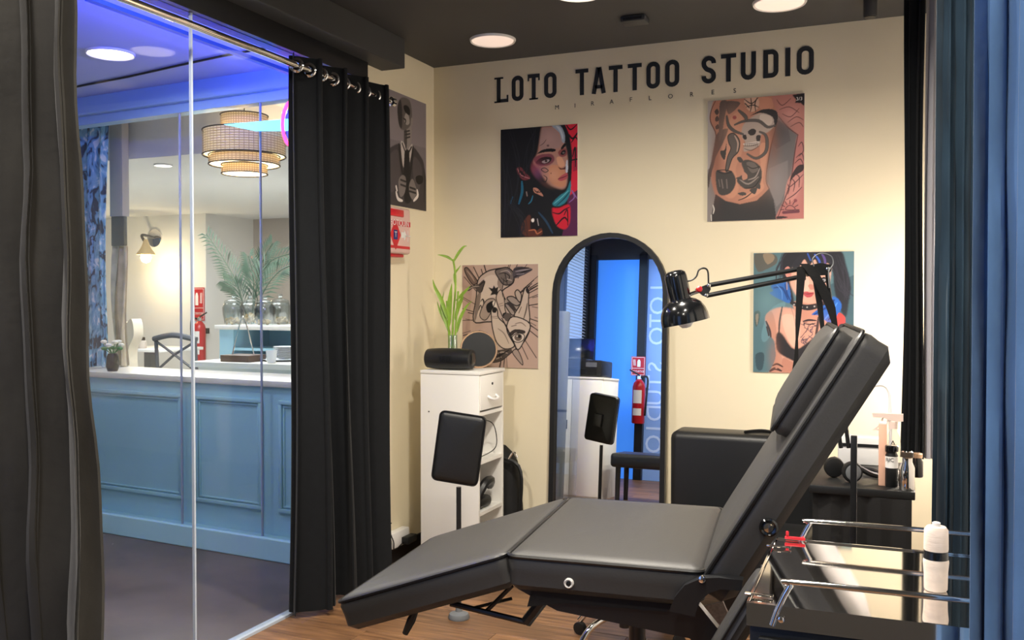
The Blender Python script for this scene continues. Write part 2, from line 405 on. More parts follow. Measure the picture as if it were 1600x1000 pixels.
# black soffit and header above the glass
b = B(); box(b, (XL, ALC-.1, 2.595), (XL+.14, 4.2, ZC), bev=.004); struct('trim_1', b, M['ceil'], label='black dropped soffit above the curtain rod')
b = B(); box(b, (XL-.06, ALC-.1, 2.5), (XL+.03, LW0, 2.6)); box(b, (XL-.06, ALC-.1, 2.6), (XL, LW0, ZC)); struct('trim_2', b, M['blackm'], label='black metal head channel of the glass front')
b = B(); box(b, (XL-.02, ALC-.1, -.0), (XL+.02, 3.9, .012)); struct('trim_3', b, M['gedge'], label='pale metal floor track of the glass front')
# frameless glass front: three panes
win = thing('window_1', 'tall frameless clear glass front between studio and blue corridor', 'window', (XL, 3.0, 0.0)); win['kind'] = 'structure'
del win['category']
ys = [ALC, onX(303, 700, XL).y, LW0]
for a, c in zip(ys, ys[1:]):
    b = B(); box(b, (XL-.005, a+.004, .012), (XL+.005, c-.004, 2.5)); pane = obj('pane', b, M['glassw'], win, sm=False)
b = B(); box(b, (XL-.006, ys[1]-.006, .012), (XL+.006, ys[1]+.002, 2.5)); obj('pane_edge', b, M['gedge'], win, sm=False)
# wide part of the room behind the camera side (seen in the mirror)
b = B(); box(b, (-9, ALC, -.1), (XA, ALC+.08, ZC)); struct('wall_side', b, M['white_wall'])
b = B(); box(b, (XA-.1, .2, -.1), (XA, ALC, ZC)); box(b, (XA-.1, YR, -.1), (XA, .2, .8)); box(b, (XA-.1, YR, 2.6), (XA, .2, ZC)); struct('wall_alcove', b, M['ceil'])
# blinds window on the alcove wall
wb = thing('window_2', 'side window with horizontal grey blind', 'window', (XA, -.2, .8)); del wb['category']; wb['kind'] = 'structure'
b = B(); box(b, (XA-.06, YR, .8), (XA-.05, .2, 2.6)); obj('pane', b, M['daypane'], wb, sm=False)
b = B(); [box(b, (XA-.05, yy-.025, .8), (XA+.01, yy+.025, 2.6)) for yy in (YR+.03, .2)]; obj('window_frame', b, M['black'], wb, sm=False)
for i in range(50):
    z = .84+i*.035; b = B(); box(b, (-.014, -.36, -.001), (.014, .36, .001), T(XA-.02, -.2, z) @ Matrix.Rotation(.6, 4, 'Y')); obj('slat', b, M['blind'], wb, sm=False)
# rear shop front
wr = thing('window_3', 'rear shop front with blue backlit pane and frosted lettered pane', 'window', (-1.5, YR, 0)); del wr['category']; wr['kind'] = 'structure'
b = B(); box(b, (XA, YR-.06, .0), (-2.74, YR-.05, 2.5)); obj('pane', b, M['bluewin'], wr, sm=False)
b = B(); box(b, (-2.7, YR-.06, .0), (-1.2, YR-.05, 2.5)); obj('frosted_pane', b, M['frost'], wr, sm=False)
b = B(); [box(b, (xx-.045, YR-.08, 0), (xx+.045, YR+.02, 2.5)) for xx in (XA+.04, -2.72, -1.15)]; obj('post', b, M['black'], wr, sm=False)
b = B(); box(b, (XA-.1, YR-.1, 2.45), (XR+.1, YR, ZC)); box(b, (-1.1, YR-.1, -.1), (XR+.1, YR, 2.46)); struct('wall_rear', b, M['ceil'])
for i, ch in enumerate('LOTO STUDIO'):
    if ch != ' ':
        text('letter', ch, .26, frame((-2.55, YR-.049, 2.1-i*.17), (0, 0, -1), (-1, 0, 0), (0, 1, 0)), M['frostletter'], wr, th=.002)

# ================================================================== CORRIDOR AND CAFE FRONT
FX = Vector((-.997, .0786, 0)).normalized(); FN = Vector((-FX.y, FX.x, 0))      # along the cafe front; FN points to the corridor
if FN.y > 0: FN = -FN
FM = frame((-2.55, 4.065, 0), FX, FN, (0, 0, 1))      # x along, y to corridor, z up
def fbox(bm, a, c, bev=0): return box(bm, a, c, FM, bev)
b = B(); box(b, (-9, ALC+.08, -.1), (XL-.02, 4.9, 0)); struct('floor_corridor', b, M['c_floor'])
b = B(); box(b, (-9, -2, -.1), (XA-.1, ALC+.08, 0)); struct('floor_mall', b, M['c_floor'])
b = B(); box(b, (-9, ALC+.08, 2.62), (XL-.06, 4.3, 2.7)); box(b, (-9, -2, 2.62), (XA-.1, ALC+.08, 2.7)); struct('ceiling_corridor', b, M['blue_ceil'])
b = B(); fbox(b, (.1, -.06, 2.515), (5.5, .09, 2.63), .01); fbox(b, (.1, -.03, 2.465), (5.5, .05, 2.515)); struct('trim_4', b, M['blue_fascia'], label='blue painted fascia above the cafe glass')
b = B(); tube(b, [onZ(x, yy, 2.612) for x, yy in ((60, 148), (122, 135), (200, 120), (280, 102), (345, 88), (420, 74))], .006, 6); tag(obj('ceiling_cable', b, M['cable']), 'thin black cable sagging along the blue corridor ceiling', 'cable')
# counter wall
b = B(); fbox(b, (.09, -.14, .0), (5.5, -.02, .93)); struct('wall_counter', b, M['blue_panel'])
b = B(); fbox(b, (.09, -.02, 0), (5.5, .06, .12), .006); struct('baseboard_counter', b, M['blue_panel'])
b = B(); fbox(b, (.16, -.42, .93), (5.5, .0, .965), .006); tag(obj('counter_sill', b, M['sill']), 'pale stone sill on top of the blue panelled wall', 'sill')
wc_ = bpy.data.objects['wall_counter']
def fpx(px): # position along front from pixel column
    p = onZ(px, 700, 0)  # direction only
    r = ray(px, 600); o = Vector((-2.55, 4.065, 0)); n = FN
    t = (n.dot(o)-n.dot(Vector((0, 0, H))))/n.dot(r); q = Vector((0, 0, H))+r*t; return (q-o).dot(FX)
def moulding(x0, x1, z0, z1):
    b = B()
    for k, (ins, wd, hh) in enumerate(((0, .022, .016), (.028, .01, .009))):
        i = ins
        fbox(b, (x0+i, -.02, z0+i), (x1-i, -.02+hh, z0+i+wd), .003); fbox(b, (x0+i, -.02, z1-i-wd), (x1-i, -.02+hh, z1-i), .003)
        fbox(b, (x0+i, -.02, z0+i+wd), (x0+i+wd, -.02+hh, z1-i-wd), .003); fbox(b, (x1-i-wd, -.02, z0+i+wd), (x1-i, -.02+hh, z1-i-wd), .003)
    return obj('panel_moulding', b, M['blue_panel'], wc_)
xa, xb, xc = fpx(290), fpx(415), fpx(455)
moulding(fpx(282), fpx(110), .25, .86); moulding(fpx(407), fpx(302), .25, .86); moulding(.12, fpx(433), .25, .86); moulding(fpx(92), fpx(92)+1.0, .25, .86)
cw = thing('window_4', 'frameless folding glass panes of the cafe front', 'window', FM @ Vector((2, .03, .12))); del cw['category']; cw['kind'] = 'structure'
xs = [.09, xb, xa, fpx(115), fpx(115)+.9, 5.4]
for a, c in zip(xs, xs[1:]):
    b = B(); fbox(b, (a+.003, .026, .12), (c-.003, .034, 2.47)); obj('pane', b, M['glassw'], cw, sm=False)
    b = B(); fbox(b, (c-.0035, .024, .12), (c+.0035, .036, 2.47)); obj('pane_edge', b, M['gedge2'], cw, sm=False)
# cafe interior shell
CF = .25
b = B(); box(b, (-12, 4.25, CF-.1), (-2.64, 9.2, CF)); struct('floor_cafe', b, M['sill'])
b = B(); box(b, (-12, 4.84, 2.35), (-2.64, 9.2, 2.45)); box(b, (-12, 4.74, 2.35), (-2.64, 4.84, 2.8)); box(b, (-12, 4.2, 2.72), (-2.64, 4.84, 2.8)); struct('ceiling_cafe', b, M['white_wall'])
xr = onY(322, 450, 8.0).x
b = B(); box(b, (-12, 8.0, CF), (xr, 8.9, 2.35)); struct('wall_cafe_left', b, M['white_wall'])
b = B(); box(b, (xr, 8.8, CF), (-2.64, 8.9, 2.35)); struct('wall_cafe_rear', b, M['taupe'])
b = B(); box(b, (-2.7, 4.1, 0), (-2.63, 4.9, 2.62)); box(b, (-2.7, 4.9, 0), (-2.64, 8.9, 2.35)); struct('wall_cafe_right', b, M['white_wall'])
b = B(); box(b, (-12, 4.2, 0), (-11.9, 9, 2.4)); struct('wall_cafe_far', b, M['white_wall'])
b = B(); box(b, (-9.1, -2, 0), (-9, 4.6, 2.7)); struct('wall_corridor_far', b, M['blue_panel'])
# corridor downlight, added blue fill strip
def downlight(name, p, r, label, lm, group):
    t = thing(name, label, 'ceiling light', p, group)
    b = B(); lathe(b, [(r*.9, -.002), (r, -.012), (r*1.04, -.004), (r*1.04, 0)], 40, T(p)); obj('trim_ring', b, M['whitep'], t)
    b = B(); lathe(b, [(.001, -.0125), (r*.5, -.012), (r*.92, -.009), (r*.93, -.004)], 40, T(p)); obj('diffuser', b, lm, t)
downlight('downlight', Vector((-3.62, 3.45, 2.62)), .11, 'bright round downlight in the blue corridor ceiling', M['lamp_bright'], 'ceiling lights')
b = B(); box(b, (XL-.105, 2.4, 2.44), (XL-.075, 4.0, 2.455)); tag(obj('blue_fill_strip', b, M['bluen']), 'added slim blue fill light strip along the glass head channel', 'fill light')  # added body for the blue fill light on the corridor ceiling
# studio ceiling lights; the unseen ones on the camera side are added fill
lab = ['round flush ceiling light above the black lettering', 'round flush ceiling light near the right curtain', 'round ceiling light at top edge of the picture',
       'added round ceiling fill light over the glass front side', 'added round ceiling fill light in front of blue curtain', 'added round ceiling fill light behind the grey curtain', 'added round ceiling fill light above the entrance']
RL = [onZ(770, 62, ZC), onZ(1218, 3, ZC), onZ(905, -14, ZC)]
for i, (p, q) in enumerate(zip(ROOM_LAMPS, lab)):
    c = RL[i] if i < 3 else Vector((*p, ZC)); downlight('ceiling_light', c, .115, q, M['lamp_on'] if i < 2 else M['lamp_bright'], 'ceiling lights')
t = thing('smoke_detector', 'small dark square detector box on the black ceiling', 'detector', onZ(992, 27, ZC))
p = onZ(992, 27, ZC); b = B(); box(b, (p.x-.06, p.y-.045, ZC-.03), (p.x+.06, p.y+.045, ZC), bev=.008); obj('housing', b, M['ceil'], t)
b = B(); box(b, (p.x-.045, p.y-.048, ZC-.024), (p.x+.045, p.y-.044, ZC-.012)); obj('vent_slot', b, M['black'], t)
p = onZ(1360, 0, ZC); t = thing('track_spotlight', 'small dark cylinder spotlight on the ceiling near right curtain', 'spotlight', p)
b = B(); lathe(b, [(.028, -.075), (.03, -.07), (.03, -.004), (.03, 0)], 20, T(p)); obj('housing', b, M['ceil'], t)
b = B(); lathe(b, [(.026, -.078), (.022, -.072)], 20, T(p)); obj('lens', b, M['blackg'], t)

# ================================================================== TATTOO CHAIR (largest thing)
h = .116; CA = Vector((math.cos(h), math.sin(h), 0)); CL = Vector((-math.sin(h), math.cos(h), 0)); W = .68
O = _C + (Vector((-.816, 1.874, .841))-_C)*(W/.62)
def cp(a, l, z): return Vector((O.x, O.y, 0)) + CA*a + CL*l + Vector((0, 0, z))
chair = thing('tattoo_chair', 'black leatherette reclining tattoo chair with raised back and leg rest', 'tattoo chair', cp(.25, W/2, 0))
def slab(name, a0, z0, a1, z1, th, l0, l1, rad, crown, parent, pip=True):
    d = CA*(a1-a0)+Vector((0, 0, z1-z0)); L = d.length; d.normalize(); n = d.cross(CL)
    n = -n if n.z < 0 else n
    mx = frame(cp(a0, l0, z0), d, CL, n); b = B(); cushion(b, L, l1-l0, th, mx, rad, crown); o = obj(name, b, M['leather'], parent)
    if pip: b = B(); piping(b, L, l1-l0, mx, rad); obj('piping', b, M['piping'], o)
    return o, mx, L
seat, smx, sL = slab('seat', .004, .787, .475, .785, .092, 0, W, .022, .012, chair)
leg, lmx, lL = slab('leg_rest', -.455, .628, -.004, .786, .088, 0, W, .022, .01, chair)
back, bmx, bL = slab('backrest', .452, .742, .808, 1.335, .09, .0, W, .028, .012, chair)
pil, pmx, pL = slab('head_pillow', .672, 1.108, .812, 1.342, .07, .05, W-.12, .022, .015, chair)
# move pillow out along the back's normal
bd = (CA*(.808-.452)+Vector((0, 0, 1.335-.742))).normalized(); bn = bd.cross(CL); bn = -bn if bn.z < 0 else bn
pil.location += bn*.046 - bd*.03
nearp = lambda px, py, off=0.0: on(px, py, CL, CL.dot(O)+off)
# button grommets on the near sides
def disc(name, px, py, r, off, m, parent, m2=None):
    p = nearp(px, py, off); mx = frame(p, CA, Vector((0, 0, 1)), -CL); b = B()
    lathe(b, [(r, -.004), (r, .004), (r*.8, .007), (r*.55, .004), (.001, .002)], 20, mx); o = obj(name, b, m, parent)
    if m2: b = B(); lathe(b, [(r*.5, .0), (r*.5, .006), (.001, .007)], 16, mx); obj('socket', b, m2, o)
disc('armrest_socket', 1201, 824, .021, -.002, M['blackg'], back, M['chrome']); disc('armrest_socket', 889, 911, .012, -.002, M['label'], seat, M['black'])
# under frame
b = B()
for l in (.07, W-.1):
    prism(b, [(.02, .69), (.46, .69), (.52, .62), (.56, .48), (.52, .48), (.44, .61), (.12, .645)], 0, .03, frame(cp(0, l, 0), CA, Vector((0, 0, 1)), -CL))
for a in (.08, .42): p0, p1 = cp(a, .06, .675), cp(a, W-.06, .675); tube(b, [p0, p1], .014, 8)
obj('under_frame', b, M['blackm'], chair)
b = B(); p = [nearp(704, 943, .12), nearp(822, 972, .12), nearp(858, 925, .12)]
tube(b, [p[0], p[1]], .008, 8); obj('link_bar', b, M['blackm'], chair)
b = B(); tube(b, [p[1], p[2]], .015, 8); obj('link_arm', b, M['blackm'], chair)
b = B(); tube(b, [nearp(760, 955, .16), nearp(800, 915, .16)], .006, 8); obj('link_bar', b, M['blackm'], chair)
b = B(); tube(b, [nearp(740, 950, .45), nearp(800, 935, .5)], .005, 8); obj('link_bar', b, M['blackm'], chair)
b = B(); tube(b, [nearp(652, 950, .05), nearp(643, 968, .05), nearp(633, 990, .05)], [.006, .012, .008], 8); obj('lever', b, M['black'], chair)
b = B()   # lining cloth hanging under the seat
g = [nearp(x, yy, .02) for x, yy in ((830, 918), (900, 925), (1055, 948), (1040, 958), (880, 945), (822, 950))]
prism(b, [((q-O).dot(CA), q.z) for q in g], .0, .01, frame(Vector((O.x, O.y, 0))+CL*.04, CA, Vector((0, 0, 1)), -CL)); obj('lining', b, M['strap'], chair)
# armrest bracket and dropped armrest pad on the near side
b = B(); mxb = frame(cp(0, -.004, 0), CA, Vector((0, 0, 1)), -CL)
br = [((q-O).dot(CA), q.z) for q in [nearp(x, yy) for x, yy in ((1048, 948), (1057, 926), (1072, 908), (1098, 897), (1125, 896), (1162, 900), (1160, 916), (1128, 914), (1110, 920), (1095, 932), (1088, 956))]]
prism(b, br, 0, .03, mxb); obj('armrest_bracket', b, M['blackm'], chair)
b = B(); q = nearp(1097, 905, -.036); lathe(b, [(.008, -.004), (.008, .004), (.004, .006)], 12, frame(q, CA, Vector((0, 0, 1)), -CL)); obj('bolt', b, M['chrome'], chair)
b = B(); pa = nearp(1186, 884, -.06); pb = nearp(1085, 1050, -.06); d = (pa-pb); L = d.length; d.normalize(); n = d.cross(CL).normalized(); n = -n if n.z < 0 else n
mxa = frame(pb-CL*.07, d, CL, n); cushion(b, L, .1, .05, mxa, .022, .006); ap = obj('armrest', b, M['leather'], chair)
b = B(); piping(b, L, .1, mxa, .022, .003); obj('piping', b, M['piping'], ap)
b = B(); g = [nearp(x, yy, .2) for x, yy in ((1060, 955), (1130, 938), (1150, 985), (1125, 1040), (1100, 1000))]
prism(b, [((q-O).dot(CA), q.z) for q in g], 0, .012, frame(cp(0, .2, 0), CA, Vector((0, 0, 1)), -CL)); obj('base_board', b, M['felt'], chair)
b = B(); lathe(b, [(.032, .04), (.032, .4), (.022, .4), (.022, .66)], 20, T(cp(.27, W/2, 0))); obj('column', b, M['blackm'], chair)
b = B(); lathe(b, [(.3, 0), (.305, .01), (.29, .03), (.06, .05)], 36, T(cp(.27, W/2, 0))); obj('base', b, M['chrome'], chair)
b = B(); box(b, (.1, W/2-.12, .645), (.44, W/2+.12, .69), frame(cp(0, 0, 0), CA, CL, (0, 0, 1)), .006); obj('mount_plate', b, M['blackm'], chair)

# ================================================================== CURTAINS
rodz = 2.41; RX = XL+.11
rod = thing('curtain_rod', 'polished metal curtain rod above the glass front', 'curtain rod', (RX, 3.0, rodz))
b = B(); tube(b, [(RX, 1.6, rodz), (RX, 4.1, rodz)], .0145, 14); obj('pole', b, M['steel'], rod)
for yy in (4.0, 2.3): b = B(); tube(b, [(XL+.03, yy, rodz+.08), (RX-.01, yy, rodz+.06), (RX, yy, rodz+.016)], .008, 8); obj('bracket', b, M['blackm'], rod)
b = B(); lathe(b, [(.015, 0), (.024, .004), (.024, .03), (.015, .035)], 16, frame((RX, 4.1, rodz), (1, 0, 0), (0, 0, -1), (0, 1, 0))); obj('finial', b, M['chrome'], rod)
bc = thing('grommet_curtain', 'black grommet curtain drawn to the end of the metal rod', 'curtain', (RX, 3.7, .03))
cy0, cy1 = onX(463, 300, RX).y, onX(600, 300, RX).y
NF = 4
drape('cloth', (RX, cy0), (RX, cy1), .03, 2.465, NF, .062, M['fabric_black'], bc, nx=96, nz=20, seed=3, th=.004, wob=.1)
for i in range(NF*2):
    yy = cy0+(cy1-cy0)*(i+.0)/(NF*2)+.006
    b = B(); rr = [Vector((RX+.026*math.cos(a)*.9, yy+.012*math.cos(a), rodz+.027*math.sin(a))) for a in [2*PI*k/20 for k in range(20)]]
    tube(b, rr, .006, 6, closed=True); obj('grommet', b, M['chrome'], bc)
# doorway drapes next to the camera, and drapes on the right
drape('velvet_drape', (-1.9, 1.22), (-1.36, 1.22), .02, 2.72, 6, .035, M['fabric_grey'], seed=5, shift=lambda v: .0+(.09*max(0, .62-v)/.6 if v < .62 else 0), nx=80, nz=50, wr=.008)
tag(bpy.data.objects['velvet_drape'], 'grey brown velvet drape at the left edge of the picture', 'curtain', 'drapes')
o = drape('velvet_drape', (.07, 1.22), (.56, 1.2), .02, 2.72, 16, .024, M['fabric_blue'], seed=11, nx=228, nz=60, flare=-.004, wob=1.3, wr=.009)
tag(o, 'wide blue velvet drape at the right edge of the picture', 'curtain', 'drapes')
o = drape('velvet_drape', (.062, 2.5), (.5, 2.52), .02, 2.72, 13, .014, M['fabric_navy'], seed=21, nx=156, nz=50, wob=.9, wr=.006)
tag(o, 'dark navy drape hanging behind the steel trolley', 'curtain', 'drapes')
o = drape('velvet_drape', (-.015, 4.25), (.055, 4.2), .74, 2.72, 2, .016, M['fabric_black'], seed=31, nx=30)
tag(o, 'narrow black drape in the back right corner above the table', 'curtain', 'drapes')
o = drape('lining_drape', (.06, 4.235), (.1, 4.23), .74, 2.72, 1, .012, M['fabric_silver'], seed=33, nx=16)
tag(o, 'narrow silver grey curtain strip beside the black corner drape', 'curtain', 'drapes')
b = B(); tube(b, [(-.04, 4.23, 2.725), (.58, 4.23, 2.725)], .01, 8); tag(obj('ceiling_rail', b, M['chrome']), 'thin metal rail carrying the corner drape', 'curtain rail')
for nm, (x0, x1, yy), lb in (('a', (-2.0, -1.3, 1.22), 'metal rail carrying the grey brown drape'), ('b', (.05, .59, 1.21), 'metal rail carrying the wide blue drape'), ('c', (.05, .59, 2.51), 'metal rail carrying the navy drape')):
    b = B(); tube(b, [(x0, yy, 2.73), (x1, yy, 2.73)], .01, 8); tag(obj('ceiling_rail', b, M['chrome']), lb, 'curtain rail')
# ================================================================== WALL LETTERING
e = .004
sgn = thing('wall_lettering', 'large black LOTO TATTOO STUDIO lettering high on the back wall', 'lettering', onY(1020, 140, YB))
def LX(zx): return 760+zx/2.963
def LY(zy): return 60+zy/2.963
ltr = [('Ls', 42, 102, 298), ('O', 118, 172, 292), ('Ts', 192, 247, 285), ('O', 268, 325, 276), ('T', 413, 472, 263), ('A', 488, 553, 255), ('T', 567, 630, 247), ('T', 655, 719, 240),
       ('O', 741, 804, 233), ('O', 828, 893, 226), ('S', 996, 1063, 210), ('T', 1086, 1156, 200), ('U', 1178, 1248, 192), ('D', 1282, 1352, 183), ('I', 1383, 1408, 172), ('O', 1437, 1516, 166)]
zb = []
for k, x0, x1, yb in ltr: zb.append(onY(LX((x0+x1)/2), LY(yb), YB).z)
zbase = sum(zb)/len(zb)
ztop = (onY(LX(72), LY(184), YB).z + onY(LX(1476), LY(32), YB).z + onY(LX(598), LY(126), YB).z)/3
Hc = ztop-zbase
def arc(cx, cy, rx, ry, a0, a1, n=8): return [(cx+rx*math.cos(math.radians(a0+(a1-a0)*k/n)), cy+ry*math.sin(math.radians(a0+(a1-a0)*k/n))) for k in range(n+1)]
for k, x0, x1, yb in ltr:
    wx0 = onY(LX(x0), LY(yb), YB).x; wx1 = onY(LX(x1), LY(yb), YB).x; w_ = wx1-wx0; t_ = .023
    mx = frame((wx0, YB-.0005, zbase), (1, 0, 0), (0, 0, 1), (0, -1, 0)); b = B(); r_ = w_/2-t_/2; th = .002
    if k == 'O': ribbon(b, arc(w_/2, Hc-t_/2-r_*.9, r_, r_*.9, 0, 180)+arc(w_/2, t_/2+r_*.9, r_, r_*.9, 180, 360), t_, th, mx, True)
    elif k in ('T', 'Ts'):
        ribbon(b, [(0, Hc-t_*.45), (w_, Hc-t_*.45)], t_*.9, th, mx); ribbon(b, [(w_/2, 0), (w_/2, Hc-t_*.9)], t_, th, mx)
        if k == 'Ts':
            ribbon(b, [(w_/2-.026, .004), (w_/2+.026, .004)], .009, th, mx)
            for q in (.004, w_-.004): ribbon(b, [(q, Hc-t_*.9), (q, Hc-t_*1.6)], .009, th, mx)
    elif k == 'Ls':
        ribbon(b, [(.02, 0), (.02, Hc)], t_, th, mx); ribbon(b, [(.02, t_*.4), (w_, t_*.4)], t_*.8, th, mx); ribbon(b, [(w_-.005, t_*.8), (w_-.005, t_*1.7)], .01, th, mx)
        ribbon(b, [(-.006, Hc-.004), (.048, Hc-.004)], .009, th, mx); ribbon(b, [(-.006, .004), (.03, .004)], .009, th, mx)
    elif k == 'A':
        ribbon(b, [(t_*.5, 0), (w_/2-t_*.12, Hc), ], t_, th, mx); ribbon(b, [(w_-t_*.5, 0), (w_/2+t_*.12, Hc)], t_, th, mx); ribbon(b, [(t_*.8, Hc*.26), (w_-t_*.8, Hc*.26)], t_*.8, th, mx)
    elif k == 'I': ribbon(b, [(w_/2, 0), (w_/2, Hc)], t_*1.05, th, mx)
    elif k == 'U': ribbon(b, [(t_/2, Hc)]+arc(w_/2, t_/2+r_, r_, r_, 180, 360)+[(w_-t_/2, Hc)], t_, th, mx)
    elif k == 'D': ribbon(b, [(t_/2, t_/2)]+arc(w_-t_/2-r_*.9, t_/2+r_*.9, r_*.9, r_*.9, -90, 0)+arc(w_-t_/2-r_*.9, Hc-t_/2-r_*.9, r_*.9, r_*.9, 0, 90)+[(t_/2, Hc-t_/2)], t_, th, mx, True)
    elif k == 'S':
        up_ = arc(w_/2, Hc-t_/2-r_*.95, r_, r_*.95, 0, 180, 10); dn = arc(w_/2, t_/2+r_*.95, r_, r_*.95, 0, -180, 10)
        ribbon(b, [(w_-t_/2, Hc*.72)]+up_+cr([Vector((t_/2, Hc*.68, 0)), Vector((w_*.35, Hc*.53, 0)), Vector((w_*.68, Hc*.44, 0)), Vector((w_-t_/2, Hc*.32, 0))], 4)[1:-1]+dn+[(t_/2, Hc*.28)], t_, th, mx)
    obj('letter', b, M['letter'], sgn, sm=False)
sg2 = thing('wall_lettering', 'small widely spaced MIRAFLORES lettering under the large black letters', 'lettering', onY(1010, 156, YB))
for ch, cx, cy in zip('MIRAFLORES', (327, 410, 491, 580, 669, 757, 852, 950, 1048, 1150), (320, 312, 302, 294, 284, 277, 269, 260, 250, 243)):
    p = onY(LX(cx), LY(cy), YB-.0006); text('letter', ch, .033, frame(p, (1, 0, 0), (0, 0, 1), (0, -1, 0)), M['letter'], sg2)

# ================================================================== POSTERS
def homog(src, dst):
    A = []; bb = []
    for (x, y), (u, v) in zip(src, dst):
        A.append([x, y, 1, 0, 0, 0, -u*x, -u*y]); bb.append(u); A.append([0, 0, 0, x, y, 1, -v*x, -v*y]); bb.append(v)
    n = 8
    for i in range(n):
        p = max(range(i, n), key=lambda r: abs(A[r][i])); A[i], A[p] = A[p], A[i]; bb[i], bb[p] = bb[p], bb[i]
        for r in range(n):
            if r != i:
                f = A[r][i]/A[i][i]
                for c in range(i, n): A[r][c] -= f*A[i][c]
                bb[r] -= f*bb[i]
    h_ = [bb[i]/A[i][i] for i in range(n)]+[1]
    def m(x, y):
        k = h_[6]*x+h_[7]*y+1; return (h_[0]*x+h_[1]*y+h_[2])/k, (h_[3]*x+h_[4]*y+h_[5])/k
    return m
def poster(label, corners_zoom, crop, zoom, plane, art, depth=.007, border=.0, soft=1.0):
    """corners_zoom: top-left, top-right, bottom-right, bottom-left in crop pixels"""
    pts = [(crop[0]+x/zoom, crop[1]+y/zoom) for x, y in corners_zoom]
    if plane == 'back':
        w3 = [onY(x, y, YB-depth) for x, y in pts]; ax, ny = Vector((1, 0, 0)), Vector((0, -1, 0)); u = lambda p: p.x
    else:
        w3 = [onX(x, y, XL+depth) for x, y in pts]; ax, ny = Vector((0, 1, 0)), Vector((1, 0, 0)); u = lambda p: p.y
    u0 = (u(w3[0])+u(w3[3]))/2; u1 = (u(w3[1])+u(w3[2]))/2; z1 = (w3[0].z+w3[1].z)/2; z0 = (w3[2].z+w3[3].z)/2
    w_, h_ = u1-u0, z1-z0
    o = Vector((u0, YB, z0)) if plane == 'back' else Vector((XL, u0, z0))
    mx = frame(o, ax, (0, 0, 1), ny)
    t = thing('poster', label, 'poster', o+ax*w_/2, 'posters on the studio walls')
    b = B(); box(b, (-border, -border, .002), (w_+border, h_+border, depth), mx, .0015, 1); obj('panel', b, M['label'], t, sm=False)
    hm = homog(corners_zoom, [(0, h_), (w_, h_), (w_, 0), (0, 0)])
    # the printed picture: ink colours worked out on a fine grid of the sheet
    NX = 230; NY = int(NX*h_/w_); img = np.zeros((NY+1, NX+1, 3)); ppu = NX/w_
    gy, gx = np.mgrid[0:NY+1, 0:NX+1].astype(float)
    def G(x, y): u, v = hm(x, y); return u*ppu, (h_-v)*ppu
    k0 = abs(G(410, 500)[0]-G(400, 500)[0])/10          # grid cells per artwork unit
    def blur(m, sg):
        r = max(1, int(sg*2.2)); kx = np.exp(-.5*(np.arange(-r, r+1)/sg)**2); kx /= kx.sum()
        m = np.pad(m, r, mode='edge')
        m = sum(kx[q]*m[:, q:m.shape[1]-2*r+q] for q in range(2*r+1)); return sum(kx[q]*m[q:m.shape[0]-2*r+q, :] for q in range(2*r+1))
    def inside(P):
        m = np.zeros_like(gx, bool)
        for (x0, y0), (x1, y1) in zip(P, P[1:]+P[:1]):
            if y0 == y1: continue
            m ^= ((gy < y0) != (gy < y1)) & (gx < (x1-x0)*(gy-y0)/(y1-y0)+x0)
        return m.astype(float)
    for s in art:
        kind, col, pp = s[0], np.array(lin(s[1])), s[2]; al = 1.0
        if kind == 'g':
            (cx_, cy_), rx, ry = G(pp[0], pp[1]), pp[2]*k0, pp[3]*k0; m = np.exp(-(((gx-cx_)/rx)**2+((gy-cy_)/ry)**2))*s[3]
        elif kind in ('l', 'o'):
            q = cr([(x, y, 0) for x, y in pp], 4, kind == 'o') if len(pp) > 2 else [Vector((x, y, 0)) for x, y in pp]
            g = [G(p.x, p.y) for p in q]; N = len(g); hw = s[3]*k0/2; m = np.zeros_like(gx)
            for a_ in range(N if kind == 'o' else N-1):
                (x0, y0), (x1, y1) = g[a_], g[(a_+1) % N]; tp = 1 if (kind == 'o' or N < 3) else .5+.5*math.sin(PI*(a_+.5)/(N-1)); e2 = hw*tp
                bx0, bx1 = int(max(0, min(x0, x1)-e2-2)), int(min(NX, max(x0, x1)+e2+2))+1; by0, by1 = int(max(0, min(y0, y1)-e2-2)), int(min(NY, max(y0, y1)+e2+2))+1
                if bx1 <= bx0 or by1 <= by0: continue
                X_, Y_ = gx[by0:by1, bx0:bx1], gy[by0:by1, bx0:bx1]; dx, dy = x1-x0, y1-y0; L2 = dx*dx+dy*dy+1e-9
                tt = np.clip(((X_-x0)*dx+(Y_-y0)*dy)/L2, 0, 1); d_ = np.hypot(X_-x0-tt*dx, Y_-y0-tt*dy)
                m[by0:by1, bx0:bx1] = np.maximum(m[by0:by1, bx0:bx1], np.clip(e2-d_+.6, 0, 1))
        else:
            if kind == 'e': P = [G(pp[0]+pp[2]*math.cos(2*PI*i_/20), pp[1]+pp[3]*math.sin(2*PI*i_/20)) for i_ in range(20)]
            elif kind == 's': P = [G(p.x, p.y) for p in cr([(x, y, 0) for x, y in pp], 4, True)]
            else: P = [G(*p) for p in pp]
            m = inside(P); ar = m.sum()
            if ar > NX*NY*.97: sg = 0
            else: sg = min(3.2, max(.6, .035*math.sqrt(ar)))*soft if kind == 's' else .6
            if sg: m = blur(m, sg)
        img = img*(1-m[..., None]) + col*m[..., None]
    bm = B(); lay = bm.verts.layers.float_color.new('ink'); z = depth+.0005
    V_ = [[bm.verts.new(mx @ Vector((min(max(i_/NX*w_, .0005), w_-.0005), min(max(h_-j_/NY*h_, .0005), h_-.0005), z))) for i_ in range(NX+1)] for j_ in range(NY+1)]
    for j_ in range(NY+1):
        for i_ in range(NX+1): V_[j_][i_][lay] = (*img[j_, i_], 1)
    fl_ = ax.cross(Vector((0, 0, 1))).dot(ny) < 0
